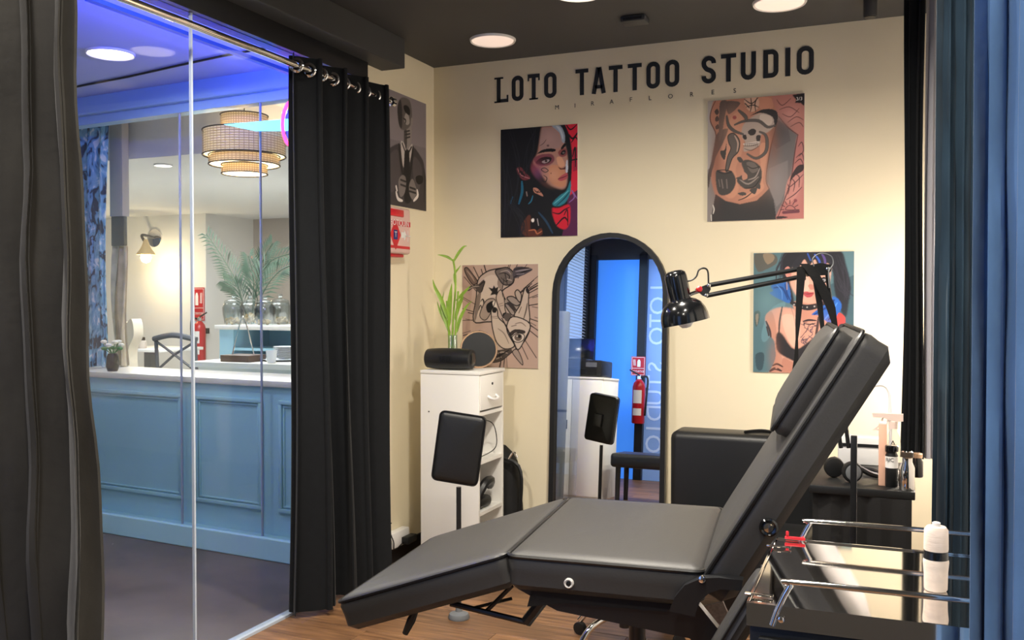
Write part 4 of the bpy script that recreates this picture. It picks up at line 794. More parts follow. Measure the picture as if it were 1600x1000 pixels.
A5 = [('p', '#877e82', [(-20, 0), (260, 0), (260, 760), (-20, 760)]), ('p', '#7a7276', [(-20, 300), (260, 380), (260, 760), (-20, 760)]),
 ('s', '#3c3739', [(15, 420), (30, 380), (95, 345), (130, 375), (160, 355), (205, 410), (228, 480), (240, 720), (40, 700), (15, 640)]), ('s', '#4d4749', [(40, 420), (90, 380), (100, 520), (60, 600), (35, 560)]), ('s', '#4d4749', [(170, 420), (200, 440), (215, 500), (190, 620), (170, 520)]),
 ('s', '#908884', [(122, 262), (158, 250), (158, 345), (140, 380), (124, 350)]), ('s', '#4a4543', [(122, 270), (136, 280), (135, 370), (122, 350)]), ('s', '#615a58', [(88, 150), (100, 115), (122, 107), (150, 125), (162, 180), (160, 235), (148, 262), (125, 276), (104, 268), (92, 225)]), ('s', '#332f2f', [(88, 150), (104, 118), (112, 180), (110, 262), (98, 255), (90, 215)]), ('s', '#a39b97', [(130, 190), (145, 200), (150, 240), (135, 250), (122, 225)]), ('s', '#131113', [(120, 150), (138, 150), (152, 172), (150, 200), (134, 190), (122, 172)]), ('s', '#8d8582', [(158, 215), (168, 220), (166, 250), (156, 258)]), ('l', '#2c2828', [(118, 215), (130, 225), (128, 240)], 4),
 ('l', '#2c2828', [(125, 285), (150, 280)], 3), ('l', '#2c2828', [(128, 300), (152, 296)], 3), ('l', '#2c2828', [(130, 318), (152, 312)], 3),
 ('s', '#c4bbb6', [(105, 335), (122, 345), (135, 385), (160, 350), (165, 365), (152, 440), (140, 480), (118, 470), (108, 400)]), ('l', '#2a2627', [(112, 345), (128, 390)], 4), ('l', '#2a2627', [(160, 365), (142, 400)], 4), ('s', '#191719', [(126, 385), (146, 380), (150, 420), (155, 540), (160, 640), (125, 650), (118, 520), (122, 430)]), ('l', '#1f1c1e', [(95, 350), (105, 450), (120, 530)], 8), ('l', '#1f1c1e', [(168, 365), (160, 450), (150, 530)], 8),
 ('s', '#7b7370', [(92, 545), (108, 512), (128, 520), (132, 560), (122, 610), (100, 622)]), ('l', '#2c2828', [(104, 535), (130, 545)], 4), ('l', '#2c2828', [(104, 560), (130, 570)], 4), ('s', '#7b7370', [(148, 560), (165, 530), (182, 570), (188, 605), (168, 640), (150, 610)]), ('l', '#2c2828', [(152, 575), (180, 585)], 4), ('l', '#2c2828', [(150, 595), (182, 605)], 4), ('l', '#e2dad5', [(80, 600), (90, 635), (112, 645)], 7), ('l', '#e2dad5', [(190, 590), (192, 620), (172, 645)], 7), ('l', '#e2dad5', [(80, 570), (84, 590)], 5),
 ('s', '#141214', [(182, 522), (200, 512), (218, 520), (218, 548), (200, 560), (186, 548)]), ('l', '#1f1c1e', [(225, 480), (228, 560), (225, 650)], 3), ('l', '#5a5355', [(22, 400), (30, 500), (28, 600)], 4)]
poster('grey portrait print of a masked man in a suit', [(15, 48), (235, 145), (237, 700), (15, 660)], (595, 120), 3.333, 'left', A5, soft=.4)
# ================================================================== ARCHED MIRROR
lean = math.radians(3.1); MZ = 1.86; MWd = .66
mcx = (onY(866, 600, YB-.05).x+onY(1043, 600, YB-.05).x)/2
MWd = onY(1043, 600, YB-.05).x-onY(864, 600, YB-.05).x
mzt = onY(953, 364, YB-.02).z
mx = frame((mcx, YB-.02-math.sin(lean)*mzt, 0), (1, 0, 0), (0, math.sin(lean), math.cos(lean)), (0, -math.cos(lean), math.sin(lean)))
mir = thing('floor_mirror', 'tall arched floor mirror with thin black frame leaning on the back wall', 'mirror', (mcx, YB-.1, 0))
def arch(w_, h_, n=20): return [(-w_/2, 0), (w_/2, 0)]+[(w_/2*math.cos(PI*k/n), h_-w_/2+w_/2*math.sin(PI*k/n)) for k in range(n+1)]
b = B(); prism(b, arch(MWd-.03, mzt-.015), .004, .012, mx); obj('mirror_glass', b, M['mirror'], mir, sm=False)
b = B(); out = arch(MWd, mzt); inn = arch(MWd-.052, mzt-.026); inn = [(x, y+(.02 if i < 2 else 0)) for i, (x, y) in enumerate(inn)]
vo = [[b.verts.new(mx @ Vector((*p, z))) for p in out] for z in (0, .035)]; vi = [[b.verts.new(mx @ Vector((*p, z))) for p in inn] for z in (0, .035)]
n = len(out)
for i in range(n):
    j = (i+1) % n
    b.faces.new((vo[1][i], vo[1][j], vi[1][j], vi[1][i])); b.faces.new((vo[0][i], vi[0][i], vi[0][j], vo[0][j])); b.faces.new((vo[0][i], vo[0][j], vo[1][j], vo[1][i])); b.faces.new((vi[0][i], vi[1][i], vi[1][j], vi[0][j]))
bmesh.ops.remove_doubles(b, verts=b.verts[:], dist=1e-5); obj('mirror_frame', b, M['black'], mir)
# ================================================================== WHITE DRAWER CABINET AND WHAT STANDS ON IT
ny = 4.3                               # near face
ch = onY(657, 578, ny).z               # cabinet height at its near left corner
cx0 = onY(657, 578, ny).x; cx1 = onY(748, 590, ny).x
fy = on(787, 620, (1, 0, 0), cx1).y
cab = thing('drawer_cabinet', 'tall white cabinet with one drawer and open shelves beside the corner', 'cabinet', ((cx0+cx1)/2, (ny+fy)/2, 0))
t_ = .018
b = B(); box(b, (cx0, ny, 0), (cx1-.001, ny+t_, ch-t_), bev=.0015); obj('side_panel', b, M['white'], cab)
b = B(); box(b, (cx0, fy-t_, 0), (cx1-.001, fy, ch-t_), bev=.0015); obj('side_panel', b, M['white'], cab)
b = B(); box(b, (cx0, ny+t_, 0), (cx0+.008, fy-t_, ch-t_)); obj('back_panel', b, M['white'], cab)
b = B(); box(b, (cx0, ny-.004, ch-t_), (cx1+.006, fy+.004, ch), bev=.002); obj('top', b, M['white'], cab)
for zz in (on(770, 640, (1, 0, 0), cx1).z, on(770, 714, (1, 0, 0), cx1).z, on(770, 792, (1, 0, 0), cx1).z, .06):
    b = B(); box(b, (cx0+.008, ny+t_, zz-t_), (cx1-.002, fy-t_, zz)); obj('shelf', b, M['white'], cab)
d0, d1 = on(770, 637, (1, 0, 0), cx1).z, ch-t_-.004
b = B(); box(b, (cx1-.016, ny+t_+.002, d0), (cx1+.002, fy-t_-.002, d1), bev=.002); dr = obj('drawer', b, M['white'], cab)
my = (ny+fy)/2; zh = on(769, 620, (1, 0, 0), cx1).z
b = B(); tube(b, cr([(cx1, my-.05, zh+.008), (cx1+.02, my-.042, zh-.004), (cx1+.024, my, zh-.01), (cx1+.02, my+.042, zh-.004), (cx1, my+.05, zh+.008)], 5), .0075, 8); obj('handle', b, M['whitep'], dr)
q = on(769, 599, (1, 0, 0), cx1+.002); b = B(); lathe(b, [(.007, 0), (.007, .004), (.003, .005)], 14, frame(q, (0, 1, 0), (0, 0, 1), (1, 0, 0))); obj('lock', b, M['blackm'], dr)
b = B(); q = Vector((cx0+.05, ny-.001, on(671, 643, (0, 1, 0), ny).z)); lathe(b, [(.004, 0), (.004, .001)], 10, frame(q, (1, 0, 0), (0, 0, 1), (0, -1, 0))); obj('screw_hole', b, M['black'], cab)
# headset and cable on shelves
zz = on(770, 792, (1, 0, 0), cx1).z
hs = thing('headset', 'black visor headset lying on the lower cabinet shelf', 'headset', (cx1-.08, my, zz))
b = B(); box(b, (cx1-.15, my-.11, zz), (cx1-.02, my+.06, zz+.06), bev=.025, seg=3); obj('visor', b, M['black'], hs)
b = B(); tube(b, cr([(cx1-.05, my-.1, zz+.04), (cx1-.02, my-.05, zz+.13), (cx1-.02, my+.03, zz+.14), (cx1-.05, my+.08, zz+.1)], 6), .024, 8); obj('head_strap', b, M['blackm'], hs)
z2 = on(770, 714, (1, 0, 0), cx1).z
b = B(); tube(b, cr([(cx1-.06, ny+.03, z2+.01), (cx1-.01, ny+.04, z2+.02), (cx1+.002, my+.05, z2+.05), (cx1-.005, my+.045, z2+.16), (cx1-.03, my-.02, z2+.2), (cx1-.05, ny+.03, z2+.2)], 6), .0025, 6)
tag(obj('charging_cable', b, M['cable']), 'thin black cable looped on the upper cabinet shelf', 'cable')
b = B(); box(b, (cx1-.1, ny+.025, z2), (cx1-.05, ny+.07, z2+.11), bev=.004); tag(obj('white_box', b, M['whitep']), 'small white box on the upper cabinet shelf', 'box')
# bluetooth speaker
pz = ch
q = onZ(703, 572, pz); q.y = ny+.07; q.x = onY(703, 572, q.y).x
sp = thing('portable_speaker', 'black barrel shaped portable speaker on the white cabinet', 'speaker', (q.x, q.y, pz))
L_ = .265; b = B(); mxs = frame((q.x, q.y, pz+.058), (0, 1, 0), (0, 0, 1), (1, 0, 0))
lathe(b, [(.038, -L_/2), (.05, -L_/2+.004), (.053, -L_/2+.03), (.056, -.06), (.057, 0), (.056, .06), (.053, L_/2-.03), (.05, L_/2-.004), (.038, L_/2)], 24, mxs); obj('body', b, M['black'], sp)
b = B()
for k in range(7): yy = q.y-.059; box(b, (q.x-.035+k*.011, yy, pz+.045-.0), (q.x-.03+k*.011, yy+.004, pz+.075)); 
o = obj('logo_bars', b, M['blackm'], sp, sm=False); o['kind'] = 'stuff'
for s in (-1, 1):
    b = B(); lathe(b, [(.03, 0), (.034, .003), (.02, .006)], 20, frame((q.x+s*(L_/2-.002), q.y, pz+.058), (0, 1, 0), (0, 0, s), (s, 0, 0))); obj('bass_cap', b, M['blackg'], sp)
# bamboo in a glass
gx = onY(706, 540, ny+.16); vas = thing('bamboo_vase', 'lucky bamboo stems in a narrow clear glass behind the speaker', 'plant', (gx.x, ny+.17, pz))
V = Vector((gx.x, ny+.17, pz))
b = B(); lathe(b, [(.022, .0), (.026, .002), (.026, .18), (.024, .18), (.024, .006), (.001, .006)], 20, T(V)); obj('glass', b, M['glassj'], vas)
def bp(px, py, dy=0.0): return onY(px, py, V.y+dy)
for pts in ([(706, 565), (708, 500), (712, 440), (708, 405)], [(702, 565), (701, 510), (698, 470)], [(709, 565), (713, 500), (716, 455)]):
    b = B(); tube(b, cr([bp(*p) for p in pts], 5), .0055, 7); obj('stem', b, M['leaf'], vas)
def leaf(bm, pts, wd, nrm=Vector((.3, -1, .2))):
    P = cr(pts, 5); N = len(P); L = []; R = []; Mi = []
    for i, p in enumerate(P):
        t = (P[min(i+1, N-1)]-P[max(i-1, 0)]).normalized(); s = t.cross(nrm).normalized(); k = wd*math.sin(PI*min(1, (i/(N-1))**.7*.97+.03))
        L.append(bm.verts.new(p+s*k)); R.append(bm.verts.new(p-s*k)); Mi.append(bm.verts.new(p+nrm.normalized()*-k*.35))
    for i in range(N-1):
        bm.faces.new((L[i], Mi[i], Mi[i+1], L[i+1])); bm.faces.new((Mi[i], R[i], R[i+1], Mi[i+1]))
for pts, wd, dy in (([(708, 410), (716, 396), (724, 386), (730, 384)], .008, .02), ([(708, 408), (700, 402), (690, 399), (683, 398)], .007, -.02), ([(700, 500), (690, 470), (680, 450), (676, 436)], .011, -.02), ([(702, 510), (702, 480), (704, 460), (706, 442)], .014, -.01), ([(702, 520), (693, 490), (690, 475), (694, 455)], .01, .02),
    ([(712, 470), (722, 460), (730, 452), (735, 446)], .008, .0), ([(714, 520), (718, 500), (728, 480), (738, 470)], .009, .01), ([(711, 500), (716, 480), (722, 465), (722, 455)], .011, -.02), ([(704, 525), (697, 505), (687, 485), (683, 470)], .009, .03), ([(712, 450), (710, 430), (716, 420), (720, 414)], .006, 0)):
    b = B(); leaf(b, [bp(x, y, dy*k/3) for k, (x, y) in enumerate(pts)], wd); obj('leaf', b, M['leaf'], vas, fixn=False)
# round black mirror with rose-gold rim
cc = onY(748, 536, ny+.26); rr_ = .098
rm = thing('round_mirror', 'round black disc with thin rose gold rim leaning on the cabinet top', 'mirror', (cc.x, cc.y, pz))
rmx = frame((cc.x, cc.y, pz+rr_+.002), Vector((.9, .436, 0)), Vector((-.05, .1, .99)).normalized(), Vector((.436, -.9, .09)).normalized())
b = B(); lathe(b, [(rr_-.006, .0), (rr_-.006, .008), (.001, .009)], 40, rmx); obj('disc', b, M['black'], rm)
b = B(); tube(b, [rmx @ Vector((rr_*math.cos(2*PI*k/40)*.98, rr_*math.sin(2*PI*k/40)*.98, .003)) for k in range(40)], .006, 8, closed=True); obj('rim', b, M['gold'], rm)
b = B(); box(b, (-.03, -rr_, -.02), (.03, -rr_+.01, .0), rmx, .003); obj('stand', b, M['gold'], rm)
q = onZ(749, 574, pz); q = Vector((min(q.x, cx1-.04), max(q.y, ny+.04), pz)); tp = thing('tape_roll', 'small black round tin at the front of the cabinet top', 'tin', q)
b = B(); lathe(b, [(.034, 0), (.036, .003), (.036, .016), (.034, .019), (.026, .019), (.025, .014), (.001, .014)], 24, T(q)); obj('ring', b, M['black'], tp)
b = B(); lathe(b, [(.024, .0145), (.024, .0155)], 20, T(q)); obj('lid', b, M['label'], tp)
# armrest cushion on a pole
bp_ = onZ(717, 966, 0)
st = thing('armrest_stand', 'black padded arm rest on a slim metal pole before the white cabinet', 'arm rest stand', bp_)
dd = (bp_-_C).dot(_fw)
zt = dep(718, 760, dd).z
b = B(); tube(b, [bp_+Vector((0, 0, .03)), bp_+Vector((0, 0, zt))], .011, 12); obj('pole', b, M['blackm'], st)
b = B(); lathe(b, [(.046, 0), (.048, .008), (.042, .022), (.016, .032), (.012, .07)], 20, T(bp_)); obj('foot', b, M['greytube'], st)
c0 = dep(716, 701, dd-.03); xx = (_rt*.97+Vector((0, 0, .0))-_fw*.15); xx = Vector((xx.x, xx.y, .04)).normalized(); zz_ = Vector((.05, .0, 1)); zz_ = (zz_ + _rt*.16).normalized(); nn = xx.cross(zz_).normalized(); zz_ = nn.cross(xx).normalized()
nn = -nn if nn.dot(_fw) > 0 else nn
hw, hh = 36/F*dd, 54/F*dd
pmx_ = frame(c0, zz_, zz_.cross(nn).normalized()*-1, nn) @ Matrix.Rotation(math.radians(-10), 4, 'Z')
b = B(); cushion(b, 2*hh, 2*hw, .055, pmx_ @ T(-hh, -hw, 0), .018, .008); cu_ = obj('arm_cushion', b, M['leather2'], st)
b = B(); piping(b, 2*hh, 2*hw, pmx_ @ T(-hh, -hw, 0), .018, .003); obj('piping', b, M['piping'], cu_)
b = B(); box(b, (-.05, -.03, -.075), (.03, .03, -.05), pmx_, .004); obj('mount_plate', b, M['blackm'], st)
# backpack behind the cabinet
bx = onY(803, 745, fy+.13); bk = thing('backpack', 'black backpack on the floor between cabinet and mirror', 'backpack', (bx.x-.0, fy+.12, 0))
zt = onY(800, 697, fy+.13).z
b = B(); N = 14
x0, x1 = cx1-.22, onY(822, 790, fy+.13).x
rings = []
for k in range(N+1):
    v = k/N; z = v*zt; s = (1-.25*v)*(1-max(0, v-.8)**2*14) ; s = max(s, .25); wx = (x1-x0)/2*s; wy = .085*s
    rings.append([b.verts.new(((x0+x1)/2-.02*v+math.copysign(abs(math.cos(a))**.7, math.cos(a))*wx, fy+.12+math.copysign(abs(math.sin(a))**.7, math.sin(a))*wy+.004*math.sin(k*2+j), z+.002)) for j, a in enumerate([2*PI*i/20 for i in range(20)])])
for r0, r1 in zip(rings, rings[1:]):
    for k in range(20): b.faces.new((r0[k], r0[(k+1) % 20], r1[(k+1) % 20], r1[k]))
b.faces.new(rings[0][::-1]); b.faces.new(rings[-1]); obj('bag', b, M['strap'], bk)
b = B(); tube(b, cr([((x0+x1)/2-.02, fy+.03, zt*.93), (x1-.0, fy+.02, zt*.85), (x1+.01, fy+.025, zt*.5), (x1-.02, fy+.03, zt*.2)], 5), .011, 6); obj('strap', b, M['black'], bk)
b = B(); q = onY(803, 712, fy+.02); tube(b, cr([(q.x-.03, q.y, q.z-.02), (q.x, q.y-.005, q.z+.02), (q.x+.02, q.y, q.z-.01)], 5), .006, 6); obj('reflective_tag', b, M['steel'], bk)
# power supply and cable box on the baseboard by the curtain
q = onX(622, 838, XL+.03); pb = thing('cable_box', 'white cable box on the left wall just above the floor', 'socket box', (XL+.03, q.y, q.z-.04))
b = B(); box(b, (XL+.0005, q.y-.09, q.z-.05), (XL+.05, q.y+.09, q.z+.035), bev=.008); obj('body', b, M['whitep'], pb)
b = B(); box(b, (XL+.0505, q.y+.0, q.z-.04), (XL+.09, q.y+.1, q.z-.002), bev=.004); tag(obj('power_adapter', b, M['black']), 'black power adapter plugged in beside the white cable box', 'adapter')
b = B(); tube(b, cr([(XL+.06, q.y-.12, q.z+.1), (XL+.03, q.y-.11, q.z+.08), (XL+.06, q.y-.1, q.z-.0), (XL+.055, q.y-.08, q.z-.05), (XL+.06, q.y+.0, q.z-.03)], 6), .003, 6); tag(obj('power_cable', b, M['cable']), 'thin black cable at the curtain hem above the floor', 'cable')
# ================================================================== FIRST AID BOX on the left wall
q0 = onX(600, 325, XL+.08); q1 = onX(642, 400, XL+.08)
zA, zB = onX(642, 398, XL+.08).z, onX(630, 325, XL+.08).z; yA, yB = q0.y-.02, q1.y
fa = thing('first_aid_box', 'clear and red first aid box on the left wall below the suit portrait', 'first aid box', (XL+.04, (yA+yB)/2, zA))
M['pinkclear'] = mat('pink_clear_plastic', '#dcb6ae', .2, spec=.6)
b = B(); box(b, (XL+.001, yA, zA), (XL+.08, yB, zB), bev=.014, seg=3); obj('case', b, M['pinkclear'], fa)
b = B(); box(b, (XL+.01, yA+.02, zA-.016), (XL+.06, yB-.04, zA), bev=.004); obj('base_clip', b, M['red'], fa)
b = B(); box(b, (XL+.06, yA+.06, zB-.012), (XL+.086, yB-.08, zB-.05), bev=.006); obj('latch', b, M['red'], fa)
fm = frame((XL+.0808, (yA+yB)/2, (zA+zB)/2), (0, 1, 0), (0, 0, 1), (1, 0, 0)); fh = (zB-zA)/2; fw2 = (yB-yA)/2
b = B(); box(b, (-fw2*.55, fh*.2, 0), (fw2*.95, fh*.42, .0006), fm); obj('title_band', b, M['red'], fa, sm=False)
text('title', 'BOTIQUIN', .042, fm @ T(fw2*.2, fh*.31, .0012), M['label'], fa, sx=.95)
b = B(); prism(b, [(-fw2*.1-.055, -fh*.2), (-fw2*.1, -fh*.2-.08), (-fw2*.1+.055, -fh*.2), (-fw2*.1, -fh*.2+.08)], 0, .0006, fm); obj('diamond', b, M['red'], fa, sm=False)
M['navy'] = mat('navy_ink', '#1d2c74', .5)
b = B(); box(b, (-fw2*.1-.02, -fh*.2-.025, .0007), (-fw2*.1+.02, -fh*.2+.025, .0012), fm); obj('emblem', b, M['navy'], fa, sm=False)
text('emblem_letter', 'T', .042, fm @ T(-fw2*.1, -fh*.2, .0018), M['label'], fa)
b = B(); prism(b, [(.0, -.015), (.03, -.015), (.03, -.03), (.055, .0), (.03, .03), (.03, .015), (.0, .015)], 0, .0008, fm @ T(fw2*.3, -fh*.18, 0)); obj('arrow', b, M['label'], fa, sm=False)
b = B(); ribbon(b, [(-.03, 0), (.03, 0)], .004, .0008, fm @ T(fw2*.78, -fh*.2, 0)); ribbon(b, [(0, -.03), (0, .03)], .004, .0008, fm @ T(fw2*.78, -fh*.2, 0)); obj('cross', b, M['label'], fa, sm=False)
b = B(); box(b, (-fw2*.6, -fh*.78, 0), (fw2*.92, -fh*.66, .0006), fm); obj('footer_band', b, M['red'], fa, sm=False)
# ================================================================== ARCHITECT LAMP
LD = 3.0
def lp(px, py, dd=0.0): return dep(px, py, LD+dd)
foot = lp(1333, 860); foot.z = 0
lamp = thing('architect_lamp', 'black swing arm lamp with dome shade reaching over the chair', 'lamp', foot)
hc = lp(1070, 500)
ax_ = (lp(1056, 432)-lp(1072, 505)).normalized()      # shade axis, up
sx_ = ax_.orthogonal().normalized(); mxl = frame(lp(1071, 503), sx_, ax_.cross(sx_), ax_)
b = B(); R = .078
lathe(b, [(R, -.003), (R, .0), (R*.985, .018), (R*.93, .036), (R*.8, .056), (R*.62, .068), (R*.44, .074), (.034, .08), (.036, .1), (.036, .148), (.033, .16), (.022, .168), (.006, .17)], 32, mxl, cap=False)
obj('lamp_shade', b, M['blackg'], lamp)
b = B(); lathe(b, [(R-.003, -.002), (R*.96, .018), (R*.9, .036), (R*.76, .054), (.03, .07)], 32, mxl, cap=False); obj('shade_lining', b, M['whitep'], lamp)
b = B(); lathe(b, [(.001, -.02), (.014, -.018), (.025, -.006), (.03, .01), (.026, .03), (.015, .05), (.013, .068)], 20, mxl); obj('bulb', b, M['plate'], lamp)
b = B(); tube(b, [lp(1078, 460, -.01), lp(1092, 455, -.005)], .006, 8); obj('neck', b, M['chrome'], lamp)
def plate(px, nm, th=.012):
    P = [lp(*p) for p in px]; n = _fw.copy(); b = B()
    a = [b.verts.new(p-n*th/2) for p in P]; c = [b.verts.new(p+n*th/2) for p in P]; b.faces.new(a); b.faces.new(c[::-1])
    for i in range(len(a)): j = (i+1) % len(a); b.faces.new((a[i], c[i], c[j], a[j]))
    return obj(nm, b, M['blackm'], lamp, sm=False)
plate([(1086, 452), (1108, 443), (1110, 452), (1104, 464), (1098, 462)], 'joint_plate')
plate([(1248, 418), (1280, 411), (1298, 414), (1297, 424), (1290, 430), (1262, 432)], 'elbow_plate', .02)
for p in ((1107, 446), (1103, 461), (1293, 420), (1254, 423)):
    b = B(); q = lp(*p, -.012); lathe(b, [(.0065, 0), (.0065, .004), (.004, .006)], 12, frame(q, _rt, _up, -_fw)); obj('bolt', b, M['chrome'], lamp)
b = B(); q = lp(1092, 452, -.012); lathe(b, [(.01, 0), (.01, .01), (.007, .013)], 12, frame(q, _rt, _up, -_fw)); obj('knob', b, M['redm'], lamp)
for (a, c) in (((1106, 446), (1285, 414)), ((1104, 462), (1258, 431))):
    b = B(); P0, P1 = lp(*a), lp(*c); tube(b, [P0, P1], .0075, 8); obj('arm', b, M['blackm'], lamp)
for (a, c) in (((1292, 425), (1326, 700)), ((1272, 430), (1314, 700))):
    b = B(); tube(b, [lp(*a), lp(*c)], .0065, 8); obj('lower_arm', b, M['blackm'], lamp)
b = B(); box(b, (foot.x-.01, foot.y-.006, .02), (foot.x+.01, foot.y+.006, lp(1320, 680).z), bev=.002); obj('post', b, M['blackm'], lamp)
b = B(); lathe(b, [(.13, 0), (.13, .015), (.12, .02), (.03, .024)], 32, T(foot)); obj('base', b, M['blackm'], lamp)
b = B(); tube(b, cr([lp(1068, 440), lp(1080, 438), (lp(1088, 432)), lp(1092, 422), lp(1100, 419), lp(1106, 424), lp(1107, 442)], 6), .0028, 6); obj('power_cord', b, M['cable'], lamp)
b = B(); tube(b, cr([lp(1272, 416, -.02), lp(1270, 404, -.02), lp(1282, 396, -.02), lp(1298, 400, -.02), lp(1302, 412, -.02), lp(1295, 425, -.02), lp(1296, 450, -.02)], 6), .002, 6); obj('cord_loop', b, M['greytube'], lamp)
# webbing straps slung over the elbow
def strip(bm, pts, wd, th=.002):
    P = [lp(x, y, d) for x, y, d in pts]; W_ = wd if isinstance(wd, list) else [wd]*len(pts); A = []
    for p, k in zip(P, W_): A.append([bm.verts.new(p+_rt*sx*k/2+_fw*sf*th) for sx, sf in ((-1, -.5), (1, -.5), (1, .5), (-1, .5))])
    for u, v in zip(A, A[1:]):
        for k in range(4): bm.faces.new((u[k], u[(k+1) % 4], v[(k+1) % 4], v[k]))
    bm.faces.new(A[0]); bm.faces.new(A[-1][::-1])
stp = thing('strap', 'black webbing straps hanging over the lamp elbow', 'strap', lp(1260, 600))
b = B(); strip(b, [(1262, 414, -.02), (1252, 418, -.022), (1251, 440, -.02), (1247, 500, -.02), (1245, 530, -.02), (1244, 560, -.02), (1240, 600, -.02), (1238, 625, -.02)], [.02, .028, .026, .017, .008, .014, .022, .026]); obj('hanging_band', b, M['strap'], stp)
b = B(); strip(b, [(1256, 412, -.026), (1266, 420, -.028), (1282, 445, -.026), (1298, 480, -.024), (1304, 505, -.024), (1308, 530, -.02)], [.03, .036, .034, .03, .018, .016]); obj('hanging_band', b, M['strap'], stp)
b = B(); strip(b, [(1278, 440, -.015), (1283, 480, -.015), (1286, 520, -.015), (1290, 560, -.015)], .012); obj('hanging_band', b, M['strap'], stp)
# ================================================================== BLACK SOFA at the back wall
SY = 4.25
s0 = onY(1046, 676, SY); sz = onY(1060, 674, SY).z; sx0, sx1 = s0.x, -.36
sf = thing('sofa', 'black leatherette sofa against the back wall beside the mirror', 'sofa', ((sx0+sx1)/2, SY, 0))
def sb(nm, a, c, bev): b = B(); box(b, a, c, bev=bev, seg=4); return obj(nm, b, M['leather2'], sf)
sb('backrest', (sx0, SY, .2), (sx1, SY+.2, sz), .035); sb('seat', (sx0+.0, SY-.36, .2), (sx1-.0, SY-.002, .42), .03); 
for x_ in (sx0+.06, sx1-.06):
    for y_ in (SY-.3, SY+.15): b = B(); lathe(b, [(.02, 0), (.024, .2)], 12, T(x_, y_, 0)); obj('leg', b, M['blackm'], sf)
q = onY(1193, 680, SY+.08); hb = B(); tube(hb, cr([(q.x-.08, SY+.06, sz+.006), (q.x, SY+.04, sz+.02), (q.x+.07, SY+.07, sz+.006), (q.x, SY+.12, sz+.004)], 6, True), .006, 6, closed=True)
tag(obj('headband', hb, M['cable']), 'thin black ring lying on top of the sofa back', 'band')
# ================================================================== BLACK WORK TABLE and items
TZ = .72; TY0, TY1 = 3.58, 4.22; tx0, tx1 = -.33, .03
wt = thing('work_table', 'black cloth covered work table behind the chair back', 'table', ((tx0+tx1)/2, (TY0+TY1)/2, 0))
b = B(); box(b, (tx0, TY0, TZ-.03), (tx1, TY1, TZ), bev=.004); obj('table_top', b, M['black'], wt)
o = drape('table_cloth', (tx0+.01, TY0+.01), (tx1-.01, TY0+.01), .02, TZ-.03, 4, .008, M['strap'], wt, seed=9)
for x_ in (tx0+.012, tx1-.03):
    b = B(); box(b, (x_, TY0+.03, 0), (x_+.018, TY1-.02, TZ-.03)); obj('side_panel', b, M['black'], wt, sm=False)
b = B(); box(b, (tx0+.03, TY1-.04, 0), (tx1-.03, TY1-.022, TZ-.03)); obj('back_panel', b, M['black'], wt, sm=False)
b = B(); q = onY(1307, 818, TY0-.01); box(b, (q.x-.02, TY0-.016, q.z-.004), (q.x+.02, TY0-.004, q.z+.004), bev=.002); obj('pull', b, M['chrome'], wt)
def bottle(name, px, py, y_, prof, m, label, cat, seg=24):
    p = onY(px, py, y_); p.z = TZ; t = thing(name, label, cat, p); b = B(); lathe(b, prof, seg, T(p)); obj('body', b, m, t); return t, p
t, p = bottle('ink_bottle', 1393, 750, 3.66, [(.02, 0), (.022, .003), (.022, .115), (.017, .125), (.017, .128)], M['black'], 'black bottle with white label at the front of the work table', 'bottle')
b = B(); lathe(b, [(.0235, .13), (.0235, .148), (.02, .152)], 24, T(p)); obj('cap', b, M['blackg'], t)
b = B(); lathe(b, [(.0224, .07), (.0224, .112)], 24, T(p), cap=False); lb_ = obj('label_band', b, M['label'], t)
text('label_text', 'RIC', .02, frame(p+Vector((-.006, -.0228, .1)), Vector((1, 0, 0)), (0, 0, 1), (0, -1, 0)), M['letter'], lb_, sx=.9)
# clear spray bottle
p = onY(1395, 742, 3.80); p.z = TZ
t = thing('spray_bottle', 'clear spray bottle with pale trigger head behind the black bottle', 'spray bottle', p)
b = B(); lathe(b, [(.026, 0), (.028, .004), (.028, .13), (.024, .16), (.013, .185), (.013, .2)], 24, T(p)); obj('body', b, M['clearp'], t)
M['pale'] = mat('pale_pink_plastic', '#d9c6bc', .4)
b = B(); lathe(b, [(.016, .195), (.016, .222), (.011, .225)], 20, T(p)); obj('collar', b, M['pale'], t)
b = B(); prism(b, [(-.075, .252), (.035, .252), (.035, .225), (.012, .222), (-.02, .228), (-.03, .235), (-.072, .235)], -.011, .011, frame(p, (1, 0, 0), (0, 0, 1), (0, -1, 0))); obj('spray_head', b, M['pale'], t, sm=False)
b = B(); ribbon(b, [(-.035, .236), (-.048, .205), (-.066, .188), (-.03, .19), (-.018, .226)], .006, .012, frame(p+Vector((0, .006, 0)), (1, 0, 0), (0, 0, 1), (0, -1, 0))); obj('trigger', b, M['pale'], t, sm=False)
text('label_text', 'A', .035, frame(p+Vector((0, -.0285, .14)), (1, 0, 0), (0, 0, 1), (0, -1, 0)), M['letter'], t)
